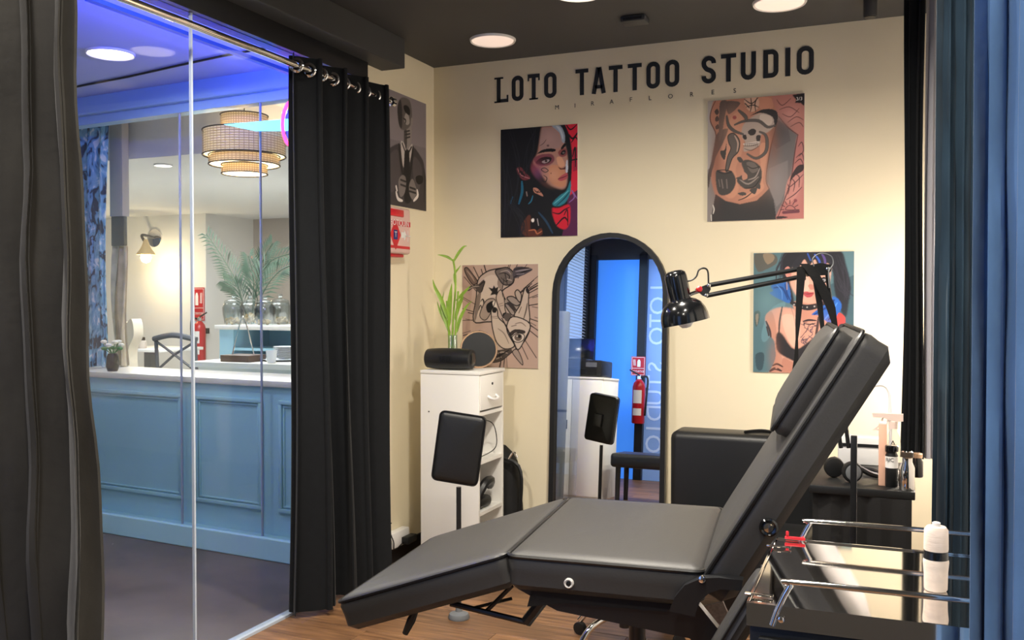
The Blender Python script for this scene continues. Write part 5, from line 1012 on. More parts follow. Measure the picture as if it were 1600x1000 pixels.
# white arched tube lamp
p = onY(1392, 742, 3.95); p.z = TZ
def wp(px, py): return onY(px, py, 3.95)
t = thing('tap_lamp', 'white arched tube stand on the work table', 'stand', p)
b = B(); tube(b, cr([p+Vector((0, 0, .01)), wp(1391, 640), wp(1389, 612), wp(1380, 602), wp(1366, 603), wp(1356, 612)], 6), .006, 10); obj('arched_tube', b, M['whitep'], t)
b = B(); lathe(b, [(.035, 0), (.035, .008), (.01, .014)], 24, T(p)); obj('foot', b, M['whitep'], t)
p = onY(1379, 742, 3.68); p.z = TZ; zt = onY(1379, 662, 3.68).z
t = thing('tissue_carton', 'tall narrow peach carton beside the black bottle', 'carton', p)
b = B(); box(b, (p.x-.014, p.y-.02, TZ), (p.x+.014, p.y+.02, zt), bev=.002); obj('box', b, M['peach'], t)
b = B(); box(b, (p.x-.012, p.y-.02, zt), (p.x+.012, p.y+.02, zt+.006)); obj('flap', b, M['label'], t, sm=False)
t, p = bottle('steel_bottle', 1417, 762, 3.62, [(.024, 0), (.026, .004), (.026, .08), (.018, .1), (.018, .115), (.021, .118), (.021, .135), (.015, .14)], M['steel'], 'shiny metal bottle at the table corner below the corner drape', 'bottle')
b = B(); lathe(b, [(.0215, .118), (.0215, .136), (.012, .14)], 20, T(p)); obj('cap', b, M['dkrim'], t)
t, p = bottle('dark_jar', 1432, 750, 3.9, [(.022, 0), (.024, .004), (.024, .06), (.019, .068), (.019, .075)], M['blackg'], 'small dark jar at the back right of the work table', 'jar')
b = B(); lathe(b, [(.021, .075), (.021, .09), (.018, .092)], 20, T(p)); obj('cap', b, M['gold'], t)
# white dispenser box with dark slot, at the back
p0, p1 = onY(1310, 735, 4.14), onY(1374, 690, 4.14)
t = thing('paper_dispenser', 'low white box with dark slot at the back of the work table', 'box', ((p0.x+p1.x)/2, 4.16, TZ))
b = B(); box(b, (p0.x, 4.09, TZ), (p1.x, 4.2, TZ+.115), bev=.006); obj('body', b, M['whitep'], t)
b = B(); box(b, (p0.x+.005, 4.086, TZ+.075), (p1.x-.002, 4.0905, TZ+.088)); obj('slot', b, M['black'], t, sm=False)
# headphones
q = onY(1332, 735, 3.68); t = thing('headphones', 'black headphones lying on the work table behind the chair', 'headphones', (q.x, 3.7, TZ))
hq = Vector((q.x, 3.68, TZ+.04)); hmx = frame(hq, (.9, .3, 0), (0, 0, 1), (.3, -.9, 0))
b = B(); lathe(b, [(.02, -.018), (.038, -.016), (.04, .0), (.036, .012), (.02, .016)], 24, hmx); obj('ear_cup', b, M['black'], t)
b = B(); lathe(b, [(.012, .0165), (.024, .017), (.03, .0145)], 24, hmx, cap=False); obj('cup_ring', b, M['greytube'], t)
b = B(); lathe(b, [(.02, -.018), (.038, -.016), (.04, .0), (.036, .012), (.02, .016)], 24, frame((q.x-.07, 3.76, TZ+.04), (.9, .3, 0), (0, 0, 1), (.3, -.9, 0))); obj('ear_cup', b, M['black'], t)
b = B(); tube(b, cr([(q.x+.0, 3.69, TZ+.07), (q.x+.06, 3.7, TZ+.035), (q.x+.1, 3.76, TZ+.02), (q.x+.06, 3.86, TZ+.02), (q.x-.05, 3.84, TZ+.03), (q.x-.07, 3.77, TZ+.07)], 6), .011, 8); obj('headband', b, M['black'], t)
# ================================================================== STEEL TROLLEY
TRZ = .915
c_fl, c_nl = onZ(1214, 842, TRZ), onZ(1186, 944, TRZ); c_fr = onZ(1440, 866, TRZ)
ux = Vector((math.cos(math.radians(1.5)), math.sin(math.radians(1.5)), 0)); uy = Vector((-ux.y, ux.x, 0)); dl = (c_fl-c_nl).dot(uy); o_ = c_fl-uy*dl
tmx = frame(o_, ux, uy, (0, 0, 1)); TL = .5
tr = thing('tool_trolley', 'black trolley with polished steel tray top and chrome rails', 'trolley', tmx @ Vector((TL/2, dl/2, -TRZ)))
b = B(); box(b, (0, 0, -.004), (TL, dl, 0), tmx, .0015, 1)
obj('tray', b, M['steel'], tr, sm=False)
b = B(); box(b, (-.004, -.004, -.035), (TL+.004, .0, .002), tmx); obj('tray_lip', b, M['steel'], tr, sm=False)
b = B(); box(b, (-.002, dl, -.03), (TL, dl+.003, .003), tmx); obj('tray_lip', b, M['steel'], tr, sm=False)
b = B(); box(b, (-.004, 0, -.035), (0, dl, .003), tmx); obj('tray_lip', b, M['steel'], tr, sm=False)
b = B(); box(b, (.0, .003, -.5), (TL, dl, -.036), tmx, .004); obj('body', b, M['black'], tr)
for k in range(3): b = B(); box(b, (.015, -.012, -.49+k*.15), (TL-.015, .002, -.35+k*.15), tmx, .003); dw = obj('drawer', b, M['black'], tr); b = B(); box(b, (.18, -.022, -.41+k*.15), (.32, -.012, -.4+k*.15), tmx, .003); obj('handle', b, M['chrome'], dw)
for x_ in (.02, TL-.02):
    for y_ in (.02, dl-.02):
        b = B(); tube(b, [tmx @ Vector((x_, y_, -.5)), tmx @ Vector((x_, y_, -TRZ+.05))], .012, 10); lgo = obj('leg', b, M['blackm'], tr)
        b = B(); lathe(b, [(.012, -.012), (.025, -.01), (.025, .01), (.012, .012)], 16, frame(tmx @ Vector((x_, y_, -TRZ+.0255)), (0, 1, 0), (0, 0, 1), (1, 0, 0))); obj('castor', b, M['black'], lgo)
for y_ in (-.003, dl+.001):
    P = [tmx @ Vector(v) for v in ((.036, y_, -.03), (.046, y_, .0), (.064, y_, .036), (.082, y_, .042), (TL-.06, y_, .042), (TL-.03, y_, .036), (TL-.015, y_, 0), (TL-.01, y_, -.03))]
    b = B(); tube(b, cr(P, 5), .0048, 10); obj('rail', b, M['chrome'], tr)
b = B(); lathe(b, [(.005, 0), (.005, .004), (.003, .005)], 12, frame(tmx @ Vector((.05, -.005, -.018)), ux, (0, 0, 1), -uy)); obj('screw', b, M['chrome'], tr)
for y_ in (.03, dl-.08):
    b = B(); box(b, (-.012, y_, .003), (.034, y_+.01, .006), tmx, .001); obj('clip', b, M['steel'], tr)
b = B(); q = tmx @ Vector((.035, dl-.006, .0)); box(b, (.016, dl-.012, .0035), (.056, dl-.005, .0095), tmx, .002); box(b, (.018, dl-.011, .0095), (.024, dl-.006, .02), tmx, .002)
tag(obj('red_clip', b, M['red']), 'small red plastic clip on the far rail of the steel tray', 'clip')
# bandage bottle on the tray
q = onZ(1462, 922, TRZ+.0005); t = thing('bandaged_bottle', 'cream wrapped bottle with dark band standing on the steel tray', 'bottle', q)
s_ = (q-_C).dot(_fw)/F
b = B(); lathe(b, [(15*s_, .0), (17*s_, 3*s_), (17.5*s_, 30*s_), (19*s_, 45*s_), (18*s_, 50*s_)], 28, T(q)); obj('lower_wrap', b, M['skinbottle'], t)
b = B(); lathe(b, [(18*s_, 49*s_), (18.5*s_, 52*s_), (17.5*s_, 60*s_), (18*s_, 63*s_)], 28, T(q)); obj('band', b, M['blackg'], t)
b = B(); lathe(b, [(17.5*s_, 62*s_), (18*s_, 66*s_), (17.5*s_, 95*s_), (14*s_, 100*s_), (6*s_, 101*s_)], 28, T(q)); obj('upper_wrap', b, M['skinbottle'], t)
b = B(); lathe(b, [(6*s_, 100*s_), (6*s_, 106*s_), (4*s_, 107*s_)], 16, T(q)); obj('nozzle', b, M['label'], t)
# ================================================================== ROLLING STOOL behind the chair
fc = onZ(985, 985, 0.02); fc = onZ(976, 1010, 0)
sto = thing('rolling_stool', 'stool with chrome five arm base under the tattoo chair', 'stool', fc)
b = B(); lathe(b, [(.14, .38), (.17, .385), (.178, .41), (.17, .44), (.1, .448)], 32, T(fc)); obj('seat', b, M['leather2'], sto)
b = B(); lathe(b, [(.022, .08), (.022, .3), (.014, .3), (.014, .38)], 16, T(fc)); obj('column', b, M['blackm'], sto)
for k in range(5):
    a = 2*PI*k/5+.35; dv = Vector((math.cos(a), math.sin(a), 0))
    b = B(); tube(b, cr([fc+dv*.01+Vector((0, 0, .12)), fc+dv*.08+Vector((0, 0, .135)), fc+dv*.17+Vector((0, 0, .11)), fc+dv*.22+Vector((0, 0, .06))], 5), .013, 10); lg = obj('leg', b, M['chrome'], sto)
    b = B(); lathe(b, [(.014, -.014), (.026, -.012), (.026, .012), (.014, .014)], 16, frame(fc+dv*.22+Vector((0, 0, .0265)), dv.cross(Vector((0, 0, 1))).cross(Vector((0, 0, 1))), (0, 0, 1), dv.cross(Vector((0, 0, 1))))); obj('castor', b, M['black'], lg)
# ================================================================== bright LED panel behind the drapes, back right corner
ledp = Vector((.33, 4.35, 0)); t = thing('led_floor_lamp', 'bright white upright LED light hidden behind the corner drapes', 'lamp', ledp)
b = B(); lathe(b, [(.12, 0), (.12, .015), (.02, .02)], 24, T(ledp)); obj('base', b, M['blackm'], t)
b = B(); tube(b, [ledp+Vector((0, 0, .02)), ledp+Vector((0, 0, 1.0))], .01, 8); obj('pole', b, M['blackm'], t)
M['ledm'] = mat('led_glow', '#ffffff', .5, emit='#fff0e4', es=85)
b = B(); lathe(b, [(.03, .95), (.035, .96), (.035, 1.5), (.03, 1.51)], 16, T(ledp)); obj('light_tube', b, M['ledm'], t)
# ================================================================== THINGS SEEN IN THE MIRROR
px0, px1, py0, py1 = -2.98, -2.42, 1.25, 1.72
t = thing('printer_cabinet', 'white storage cabinet below the printer seen in the mirror', 'cabinet', ((px0+px1)/2, (py0+py1)/2, 0)); CH = 1.06
b = B(); box(b, (px0, py0, 0), (px1, py1-.02, CH-.02), bev=.002); obj('body', b, M['white'], t)
b = B(); box(b, (px0-.005, py0, CH-.02), (px1+.005, py1, CH), bev=.002); obj('top', b, M['white'], t)
for a, c in ((px0+.004, (px0+px1)/2-.002), ((px0+px1)/2+.002, px1-.004)):
    b = B(); box(b, (a, py1-.02, .03), (c, py1-.002, CH-.025), bev=.002); d_ = obj('door', b, M['white'], t)
    b = B(); box(b, (c-.05, py1-.002, .6), (c-.03, py1+.008, .68), bev=.002); obj('handle', b, M['black'], d_)
t = thing('printer', 'black desktop printer on the white cabinet seen in the mirror', 'printer', (-2.68, 1.5, CH))
b = B(); box(b, (-2.9, 1.32, CH), (-2.46, 1.66, CH+.15), bev=.012); obj('body', b, M['black'], t)
b = B(); box(b, (-2.86, 1.655, CH+.02), (-2.5, 1.665, CH+.07)); obj('paper_slot', b, M['blackg'], t, sm=False)
b = B(); box(b, (-2.6, 1.655, CH+.09), (-2.5, 1.664, CH+.13)); obj('control_panel', b, M['greytube'], t, sm=False)
t = thing('laptop', 'open laptop on the black printer seen in the mirror', 'laptop', (-2.78, 1.5, CH+.15))
b = B(); box(b, (-2.93, 1.38, CH+.15), (-2.63, 1.58, CH+.165), bev=.003); obj('base', b, M['blackm'], t)
b = B(); box(b, (-.15, 0, 0), (.15, .2, .008), frame((-2.78, 1.375, CH+.166), (1, 0, 0), (0, -.25, .97), (0, -.97, -.25)), .002); obj('screen', b, M['screen'], t)
def extinguisher(base, s, label, nrm, group=None):
    t = thing('fire_extinguisher', label, 'fire extinguisher', base, group)
    b = B(); lathe(b, [(.06*s, 0), (.065*s, .01*s), (.065*s, .36*s), (.055*s, .4*s), (.03*s, .43*s), (.02*s, .44*s)], 24, T(base)); obj('cylinder', b, M['redm'], t)
    b = B(); lathe(b, [(.022*s, .44*s), (.022*s, .47*s), (.012*s, .48*s)], 16, T(base)); obj('valve', b, M['steel'], t)
    sd = Vector((-nrm.y, nrm.x, 0))
    b = B(); tube(b, [base+Vector((0, 0, .48*s)), base+sd*.1*s+Vector((0, 0, .53*s))], .008*s, 6); obj('handle', b, M['black'], t)
    b = B(); tube(b, cr([base+Vector((0, 0, .46*s))-sd*.02*s, base-sd*.09*s+Vector((0, 0, .45*s))+nrm*.02, base-sd*.085*s+Vector((0, 0, .25*s))+nrm*.03, base-sd*.075*s+Vector((0, 0, .08*s))+nrm*.03], 6), .01*s, 8); obj('hose', b, M['black'], t)
    mx = frame(base, sd, (0, 0, 1), nrm); b = B()
    for k in range(10):
        a0 = -.7+1.4*k/10; a1 = -.7+1.4*(k+1)/10; f = lambda a, z: b.verts.new(mx @ Vector((math.sin(a)*.066*s, z, math.cos(a)*.066*s)))
        b.faces.new((f(a0, .2*s), f(a1, .2*s), f(a1, .33*s), f(a0, .33*s))); b.faces.new((f(a0, .08*s), f(a1, .08*s), f(a1, .15*s), f(a0, .15*s)))
    lo = obj('label_sheet', b, M['label'], t); lo['label'] = 'white printed label'
    b = B(); box(b, (-.05*s, .3*s, -.1*s), (.05*s, .36*s, -.064*s), mx); obj('bracket', b, M['black'], t, sm=False)
def ext_sign(c, wd, ht, rt_, nrm, label, group=None):
    t = thing('extinguisher_sign', label, 'sign', c-Vector((0, 0, ht/2)), group); mx = frame(c, rt_, (0, 0, 1), nrm)
    b = B(); box(b, (-wd/2, -ht/2, 0), (wd/2, ht/2, .004), mx); obj('panel', b, M['redm'], t, sm=False)
    b = B(); [ribbon(b, p, .004, .0006, mx @ T(0, 0, .004)) for p in ([(-wd*.44, -ht*.46), (wd*.44, -ht*.46)], [(-wd*.44, ht*.46), (wd*.44, ht*.46)], [(-wd*.44, -ht*.46), (-wd*.44, ht*.46)], [(wd*.44, -ht*.46), (wd*.44, ht*.46)], [(-wd*.44, -ht*.12), (wd*.44, -ht*.12)])]; obj('border', b, M['label'], t, sm=False)
    text('sign_text', 'EXTINTOR', wd*.2, mx @ T(0, -ht*.29, .0046), M['label'], t, sx=.85)
    b = B(); prism(b, [(-wd*.16, -ht*.04), (wd*.06, -ht*.04), (wd*.06, ht*.24), (-wd*.0, ht*.34), (-wd*.1, ht*.34), (-wd*.16, ht*.24)], .004, .005, mx); obj('pictogram', b, M['label'], t, sm=False)
    b = B(); [ribbon(b, [(wd*.2+k*.03*wd*3, ht*.02), (wd*.24+k*.09*wd, ht*.34)], wd*.04, .001, mx @ T(0, 0, .004)) for k in (0, 1)]; obj('flame_mark', b, M['label'], t, sm=False)
extinguisher(Vector((-2.70, YR+.11, .62)), 1.1, 'red fire extinguisher on the rear black post seen in the mirror', Vector((0, 1, 0)))
ext_sign(Vector((-2.74, YR+.024, 1.25)), .16, .21, Vector((-1, 0, 0)), Vector((0, 1, 0)), 'red extinguisher sign on the rear post seen in the mirror')
t = thing('standing_roll', 'tall grey rolled mat standing near the glass seen in the mirror', 'roll', (-2.75, 1.92, 0))
b = B(); lathe(b, [(.07, 0), (.075, .01), (.075, 1.6), (.068, 1.61), (.06, 1.55)], 24, T(-2.75, 1.92, 0)); obj('roll', b, M['greytube'], t)
b = B(); lathe(b, [(.0765, .75), (.0765, .77)], 24, T(-2.75, 1.92, 0), cap=False); obj('tie', b, M['black'], t)
# ================================================================== CAFE THINGS
# pendant lamp
pc = onY(382, 230, 4.42); s_ = (pc-_C).dot(_fw)/F
def zy(py): return onY(382, py, 4.42).z
pn = thing('pendant_lamp', 'three tier woven cane pendant lamp hanging in the cafe window', 'pendant lamp', (pc.x, pc.y, zy(278)))
def tier(r, z0, z1, nm):
    N = 56; K = max(4, int((z1-z0)/.014)); b = B()
    g = [[b.verts.new((pc.x+r*math.cos(2*PI*i/N), pc.y+r*math.sin(2*PI*i/N), z0+(z1-z0)*k/K)) for i in range(N)] for k in range(K+1)]
    for k in range(K):
        for i in range(N): b.faces.new((g[k][i], g[k][(i+1) % N], g[k+1][(i+1) % N], g[k+1][i]))
    bmesh.ops.wireframe(b, faces=b.faces[:], thickness=.0065, use_replace=True, use_even_offset=False, use_boundary=True)
    o = obj(nm, b, M['rattan'], pn, sm=False)
    for z in (z0, z1):
        b = B(); tube(b, [(pc.x+r*math.cos(2*PI*i/40), pc.y+r*math.sin(2*PI*i/40), z) for i in range(40)], .004, 6, closed=True); obj('rim', b, M['dkrim'], o)
    b = B(); lathe(b, [(r-.008, z0+.002), (r-.008, z1-.002)], 40, T(pc.x, pc.y, 0), cap=False); obj('lining', b, M['lining'], o)
tier(36*s_, zy(200), zy(186)+.02, 'top_tier'); tier(63*s_, zy(244), zy(206), 'wide_tier'); tier(54*s_, zy(258), zy(244), 'middle_tier'); tier(35*s_, zy(272), zy(258), 'small_tier')
b = B(); tube(b, [(pc.x, pc.y, zy(200)), (pc.x, pc.y, 2.72)], .003, 6); obj('cord', b, M['cable'], pn)
bq = Vector((pc.x, pc.y, zy(232))); b = B(); lathe(b, [(.001, -.04), (.025, -.03), (.035, 0), (.025, .03), (.012, .05)], 20, T(bq)); obj('bulb', b, M['bulb'], pn)
def pointlight(p, w_, c, r=.04):
    d = bpy.data.lights.new('lamp_light', 'POINT'); d.energy = w_; d.color = c; d.shadow_soft_size = r; o = bpy.data.objects.new('lamp_light', d); o.location = p; C.objects.link(o)
pointlight(bq+Vector((0, 0, -.08)), 9, (1, .85, .62), .04)
# wall lamp
WY = 8.0
wl = onY(240, 372, WY); s_ = (wl-_C).dot(_fw)/F; t = thing('wall_lamp', 'glowing wall lamp with flared metal shade on the white cafe wall', 'wall lamp', Vector((wl.x, WY, wl.z)))
q = onY(243, 372, WY); b = B(); lathe(b, [(14*s_, 0), (14*s_, .02), (8*s_, .03)], 24, frame((q.x, WY, q.z), (1, 0, 0), (0, 0, 1), (0, -1, 0))); obj('wall_plate', b, M['steel'], t)
hq = onY(229, 385, WY-.35)
b = B(); tube(b, cr([(q.x, WY-.02, q.z), (q.x, WY-.2, q.z+.02), (hq.x, WY-.35, hq.z+.02)], 6), .015, 8); obj('arm', b, M['wood_dark'], t)
sh = onY(228, 398, WY-.35); k_ = s_*.96
b = B(); lathe(b, [(14*k_, 0), (13*k_, 3*k_), (9*k_, 8*k_), (6*k_, 14*k_), (4*k_, 20*k_), (3*k_, 24*k_)], 28, T(sh), cap=False); obj('shade', b, M['rattan'], t)
b = B(); lathe(b, [(.001, -13*k_), (6*k_, -11*k_), (8.5*k_, -5*k_), (7*k_, 1*k_), (4*k_, 5*k_)], 20, T(sh)); obj('bulb', b, M['bulb'], t)
pointlight(sh+Vector((0, 0, -.16)), 12, (1, .78, .45), .05)
# extinguisher and sign on the cafe wall
sc_ = onY(309, 475, WY-.01); ext_sign(sc_, .19, .36, Vector((1, 0, 0)), Vector((0, -1, 0)), 'red extinguisher sign on the white cafe wall behind glass', None)
eb = onY(312, 565, WY-.12); extinguisher(Vector((eb.x, WY-.12, eb.z)), 1.0, 'red fire extinguisher on the cafe wall below its sign', Vector((0, -1, 0)))
# display counter
CY0 = 6.0; cxl = onY(343, 520, CY0).x; cz = onY(343, 508, CY0).z
t = thing('service_counter', 'pale panelled service counter carrying the biscuit jars', 'counter', (cxl+1.0, CY0+.3, CF))
b = B(); box(b, (cxl-.03, CY0-.03, cz-.035), (-2.75, CY0+.5, cz), bev=.005); obj('counter_top', b, M['sill'], t)
b = B(); box(b, (cxl, CY0+.46, CF), (-2.75, CY0+.48, cz-.035)); obj('back_panel', b, M['blue_panel'], t, sm=False)
b = B(); box(b, (cxl, CY0, CF), (cxl+.14, CY0+.46, cz-.035)); obj('end_panel', b, M['blue_panel'], t, sm=False)
lz = onY(400, 566, CY0-.5).z
b = B(); box(b, (cxl+.14, CY0, lz+.05), (-2.75, CY0+.46, lz+.07)); obj('shelf', b, M['blue_panel'], t, sm=False)
t = thing('side_counter', 'lower white counter in front of the service counter', 'counter', (cxl+1.2, CY0-.3, CF))
b = B(); box(b, (cxl+.25, CY0-.62, lz-.04), (-2.75, CY0-.05, lz), bev=.004); obj('counter_top', b, M['white'], t)
b = B(); box(b, (cxl+.3, CY0-.58, CF), (-2.75, CY0-.07, lz-.04)); obj('body', b, M['white'], t, sm=False)
b = B(); box(b, (cxl+.75, CY0-.59, lz-.2), (-2.8, CY0-.58, lz-.08)); obj('opening', b, M['wood_dark'], t, sm=False)
for i, (a, c) in enumerate(((432, 458), (418, 462))):
    q = onY((a+c)/2, 548-i*3, CY0-.3); q.z = lz
    tt = thing('plate_stack', ['stack of white plates on the lower cafe counter', 'single wide white plate under the plate stack'][i], 'plates', q+Vector((0, .0, .0)))
    for k in range(8 if i == 0 else 1):
        b = B(); r = .085 if i == 0 else .14; lathe(b, [(r*.5, 0), (r*.6, .004), (r, .012), (r, .015), (r*.55, .008), (.001, .006)], 28, T(q+Vector((0, 0, (.017 if i == 0 else .001)+k*.011)))); obj('plate', b, M['plate'], tt)
q = onY(380, 552, CY0-.45); q.z = lz; t = thing('wooden_tray', 'dark wooden tray with metal handle on the cafe counter', 'tray', q)
b = B(); box(b, (q.x-.13, q.y-.1, lz), (q.x+.13, q.y+.1, lz+.05), bev=.004); obj('body', b, mat('walnut', '#5a4538', .5, noise=(8, .3)), t)
b = B(); tube(b, cr([(q.x-.1, q.y, lz+.05), (q.x-.02, q.y, lz+.3), (q.x+.02, q.y, lz+.3), (q.x+.1, q.y, lz+.05)], 6), .005, 6); obj('handle', b, M['steel'], t)
b = B(); q2 = onY(424, 545, CY0-.52); q2.z = lz; lathe(b, [(.03, 0), (.04, .09), (.037, .09), (.028, .006)], 20, T(q2)); tag(obj('paper_cup', b, M['plate']), 'white paper cup beside the plate stack', 'cup')
# jars
def jar(px, w_px, y_, label, fill):
    p = onY(px, 508, y_); p.z = cz; k = (p-_C).dot(_fw)/F*w_px/40
    t = thing('biscuit_jar', label, 'jar', p, 'glass biscuit jars on the cafe counter')
    b = B(); lathe(b, [(14*k, 0), (16*k, 2*k), (19*k, 20*k), (20*k, 32*k), (17*k, 38*k), (16*k, 40*k), (15*k, 40*k), (19*k, 31*k), (18*k, 20*k), (15*k, 3*k)], 28, T(p)); obj('jar_body', b, M['glassj'], t)
    b = B(); lathe(b, [(17*k, 40*k), (16*k, 44*k), (9*k, 47*k), (3*k, 48*k), (3*k, 50*k), (5*k, 52*k), (4*k, 55*k), (1*k, 56*k)], 24, T(p)); obj('lid', b, M['glassj'], t)
    b = B(); rr = random.Random(px)
    for i in range(34):
        a = rr.uniform(0, 6.28); r = 13*k*math.sqrt(rr.random()); z = (3+rr.random()*fill)*k
        m_ = T(p+Vector((r*math.cos(a), r*math.sin(a), z))) @ Matrix.Rotation(rr.uniform(0, 3), 4, 'X') @ Matrix.Rotation(rr.uniform(0, 3), 4, 'Y')
        lathe(b, [(2*k, -1*k), (3.4*k, 0), (2*k, 1*k)], 8, m_)
    o = obj('cookies', b, M['cookie'], t); o['kind'] = 'stuff'
jar(365, 34, 6.12, 'glass biscuit jar leftmost on the cafe counter', 9); jar(391, 33, 6.36, 'glass biscuit jar second from left below the palm', 16); jar(414, 33, 6.12, 'glass biscuit jar third from left with few biscuits', 6); jar(438, 34, 6.36, 'glass biscuit jar beside the black curtain edge', 10)
# palm
pb0 = onY(392, 560, 7.2); pot = Vector((pb0.x, 7.2, CF)); t = thing('potted_palm', 'tall feathery palm behind the biscuit jars', 'plant', pot)
b = B(); lathe(b, [(.14, 0), (.18, .02), (.2, .35), (.17, .35), (.16, .32), (.001, .31)], 24, T(pot)); obj('pot', b, M['label'], t)
rr = random.Random(2)
def frond(pts, n=20, ln=.22):
    P = cr([onY(x, y, 7.2+d) for x, y, d in pts], 8); b = B(); tube(b, P, .006, 5)
    N = len(P)
    for i in range(n):
        f = .25+.75*i/n; k = min(N-2, int(f*(N-1))); p = P[k]; tg = (P[k+1]-P[k]).normalized(); sd = tg.cross(Vector((.3, -1, .2))).normalized()
        l = ln*(1-.55*abs(f-.45))*(1.05-f*.35)
        for s in (-1, 1):
            e_ = p+(tg*.75+sd*s*.65+Vector((0, 0, -.12))).normalized()*l; m_ = (p+e_)/2+Vector((0, 0, .02)); w2 = tg.cross(sd).normalized()*.0+sd.cross((e_-p).normalized()).normalized()
            w3 = (e_-p).normalized().cross(Vector((.2, -1, .1))).normalized()*.009
            v = [b.verts.new(c) for c in (p, m_+w3, e_, m_-w3)]; b.faces.new(v)
    obj('frond', b, M['palm'], t, fixn=False)
r0 = (392, 520, 0)
for pts in ([r0, (372, 450, -.1), (352, 410, -.1), (322, 366, -.1)], [r0, (400, 450, 0), (420, 410, .1), (458, 395, .1)], [r0, (402, 440, .2), (412, 405, .2), (426, 380, .2)], [r0, (410, 460, -.2), (435, 425, -.2), (462, 412, -.2)], [r0, (378, 470, .1), (366, 450, .1), (350, 440, .1)], [r0, (396, 455, .1), (394, 425, .1), (388, 400, .1)]): frond(pts)
# arched niche with pink neon light on the taupe rear wall
q = onY(383, 400, 8.79); t = thing('pink_wall_light', 'pink glowing flower wall light behind the palm', 'wall light', Vector((q.x, 8.79, q.z)))
b = B(); lathe(b, [(.12, 0), (.13, .03), (.08, .07), (.03, .08)], 8, frame((q.x, 8.8, q.z), (1, 0, 0), (0, 0, 1), (0, -1, 0))); obj('blossom', b, mat('pink_glass', '#ff8a80', .4, emit='#ff5a50', es=1.6), t)
for dx, dz in ((-.15, -.55), (.05, -.5)):
    b = B(); tube(b, cr([(q.x+dx*.2, 8.77, q.z-.1), (q.x+dx, 8.77, q.z-.3), (q.x+dx*.9, 8.77, q.z+dz)], 5), .018, 6); obj('stem', b, MATS['pink_glass'], t)
# cross-back chair
cb = onY(272, 590, 6.6); CBY = 6.6
p_l, p_r = onY(246, 526, CBY), onY(300, 524, CBY); zt = p_l.z
t = thing('cross_back_chair', 'dark wooden cross back chair inside the cafe', 'chair', ((p_l.x+p_r.x)/2, CBY, CF))
x0, x1 = p_l.x, p_r.x+.05; zs = CF+.46
for x in (x0, x1):
    b = B(); tube(b, [(x, CBY, CF), (x, CBY, zs), (x, CBY-.02, zt)], .017, 8); obj('back_leg', b, M['wood_dark'], t)
    b = B(); tube(b, [(x, CBY+.42, CF), (x, CBY+.4, zs)], .017, 8); obj('front_leg', b, M['wood_dark'], t)
b = B(); box(b, (x0-.02, CBY-.02, zs), (x1+.02, CBY+.43, zs+.035), bev=.01); obj('seat', b, M['wood_dark'], t)
b = B(); tube(b, cr([(x0-.02, CBY-.02, zt-.02), ((x0+x1)/2, CBY-.05, zt+.02), (x1+.02, CBY-.02, zt-.02)], 6), .026, 8); obj('top_rail', b, M['wood_dark'], t)
for a, c in ((x0, x1), (x1, x0)): b = B(); tube(b, [(a, CBY-.02, zt-.04), ((x0+x1)/2, CBY-.03, (zt+zs)/2+.02), (c, CBY-.005, zs+.05)], .012, 6); obj('cross_bar', b, M['wood_dark'], t)
# table with salt, wing chair, vase, curtains on the left
TYc = 6.9; ta, tb_ = onY(205, 545, TYc), onY(250, 543, TYc); tz = ta.z
t = thing('cafe_table', 'white topped cafe table behind the cross back chair', 'table', ((ta.x+tb_.x)/2, TYc+.2, CF))
b = B(); box(b, (ta.x-.3, TYc, tz-.03), (tb_.x, TYc+.6, tz), bev=.004); obj('table_top', b, M['white'], t)
b = B(); box(b, (tb_.x-.45, TYc+.25, CF+.02), (tb_.x-.37, TYc+.33, tz-.03)); obj('leg', b, M['greytube'], t, sm=False)
b = B(); box(b, (tb_.x-.65, TYc+.1, CF), (tb_.x-.15, TYc+.5, CF+.025), bev=.006); obj('base', b, M['greytube'], t)
q = onY(222, 543, TYc+.1); q.z = tz; t = thing('sugar_jar', 'small brown sugar jar on the cafe table', 'jar', q); b = B(); lathe(b, [(.04, 0), (.045, .01), (.045, .07), (.03, .08)], 20, T(q)); obj('body', b, M['taupe'], t)
b = B(); lathe(b, [(.03, .08), (.028, .11), (.012, .115)], 20, T(q)); obj('lid', b, M['dkrim'], t)
q0 = onY(190, 500, 5.6); q1 = onY(216, 498, 5.6); zt = q0.z
t = thing('wing_armchair', 'cream upholstered wing armchair by the cafe window', 'armchair', ((q0.x+q1.x)/2, 5.6, CF)); M['cream'] = mat('cream_upholstery', '#e2d3bc', .8)
b = B(); prof = [(q0.x+.0, CF+.5), (q0.x-.02, zt-.15), (q0.x+.03, zt-.02), ((q0.x+q1.x)/2, zt-.03), (q1.x-.02, zt+.01), (q1.x+.0, zt-.12), (q1.x-.06, CF+.75), (q1.x-.06, CF+.5)]
prism(b, [(p.x, p.y) for p in cr([(x, z, 0) for x, z in prof], 4, True)], 0, .1, frame((0, 5.65, 0), (1, 0, 0), (0, 0, 1), (0, -1, 0))); obj('backrest', b, M['cream'], t)
b = B(); box(b, (q0.x-.05, 5.66, CF+.25), (q1.x+.05, 6.1, CF+.48), bev=.04, seg=3); obj('seat', b, M['cream'], t)
for x in (q0.x, q1.x):
    for y_ in (5.7, 6.04): b = B(); lathe(b, [(.018, 0), (.025, .25)], 10, T(x, y_, CF)); obj('leg', b, M['wood_dark'], t)
pA, pB = onY(100, 400, 4.5), onY(168, 400, 4.5)
o = drape('floral_curtain', (pA.x, 4.5), (pB.x, 4.5), .97, 2.6, 4, .035, M['floral'], seed=17, nx=64); tag(o, 'blue and white floral curtain at the left end of the cafe window', 'curtain')
pA, pB = onY(172, 400, 4.62), onY(192, 400, 4.62)
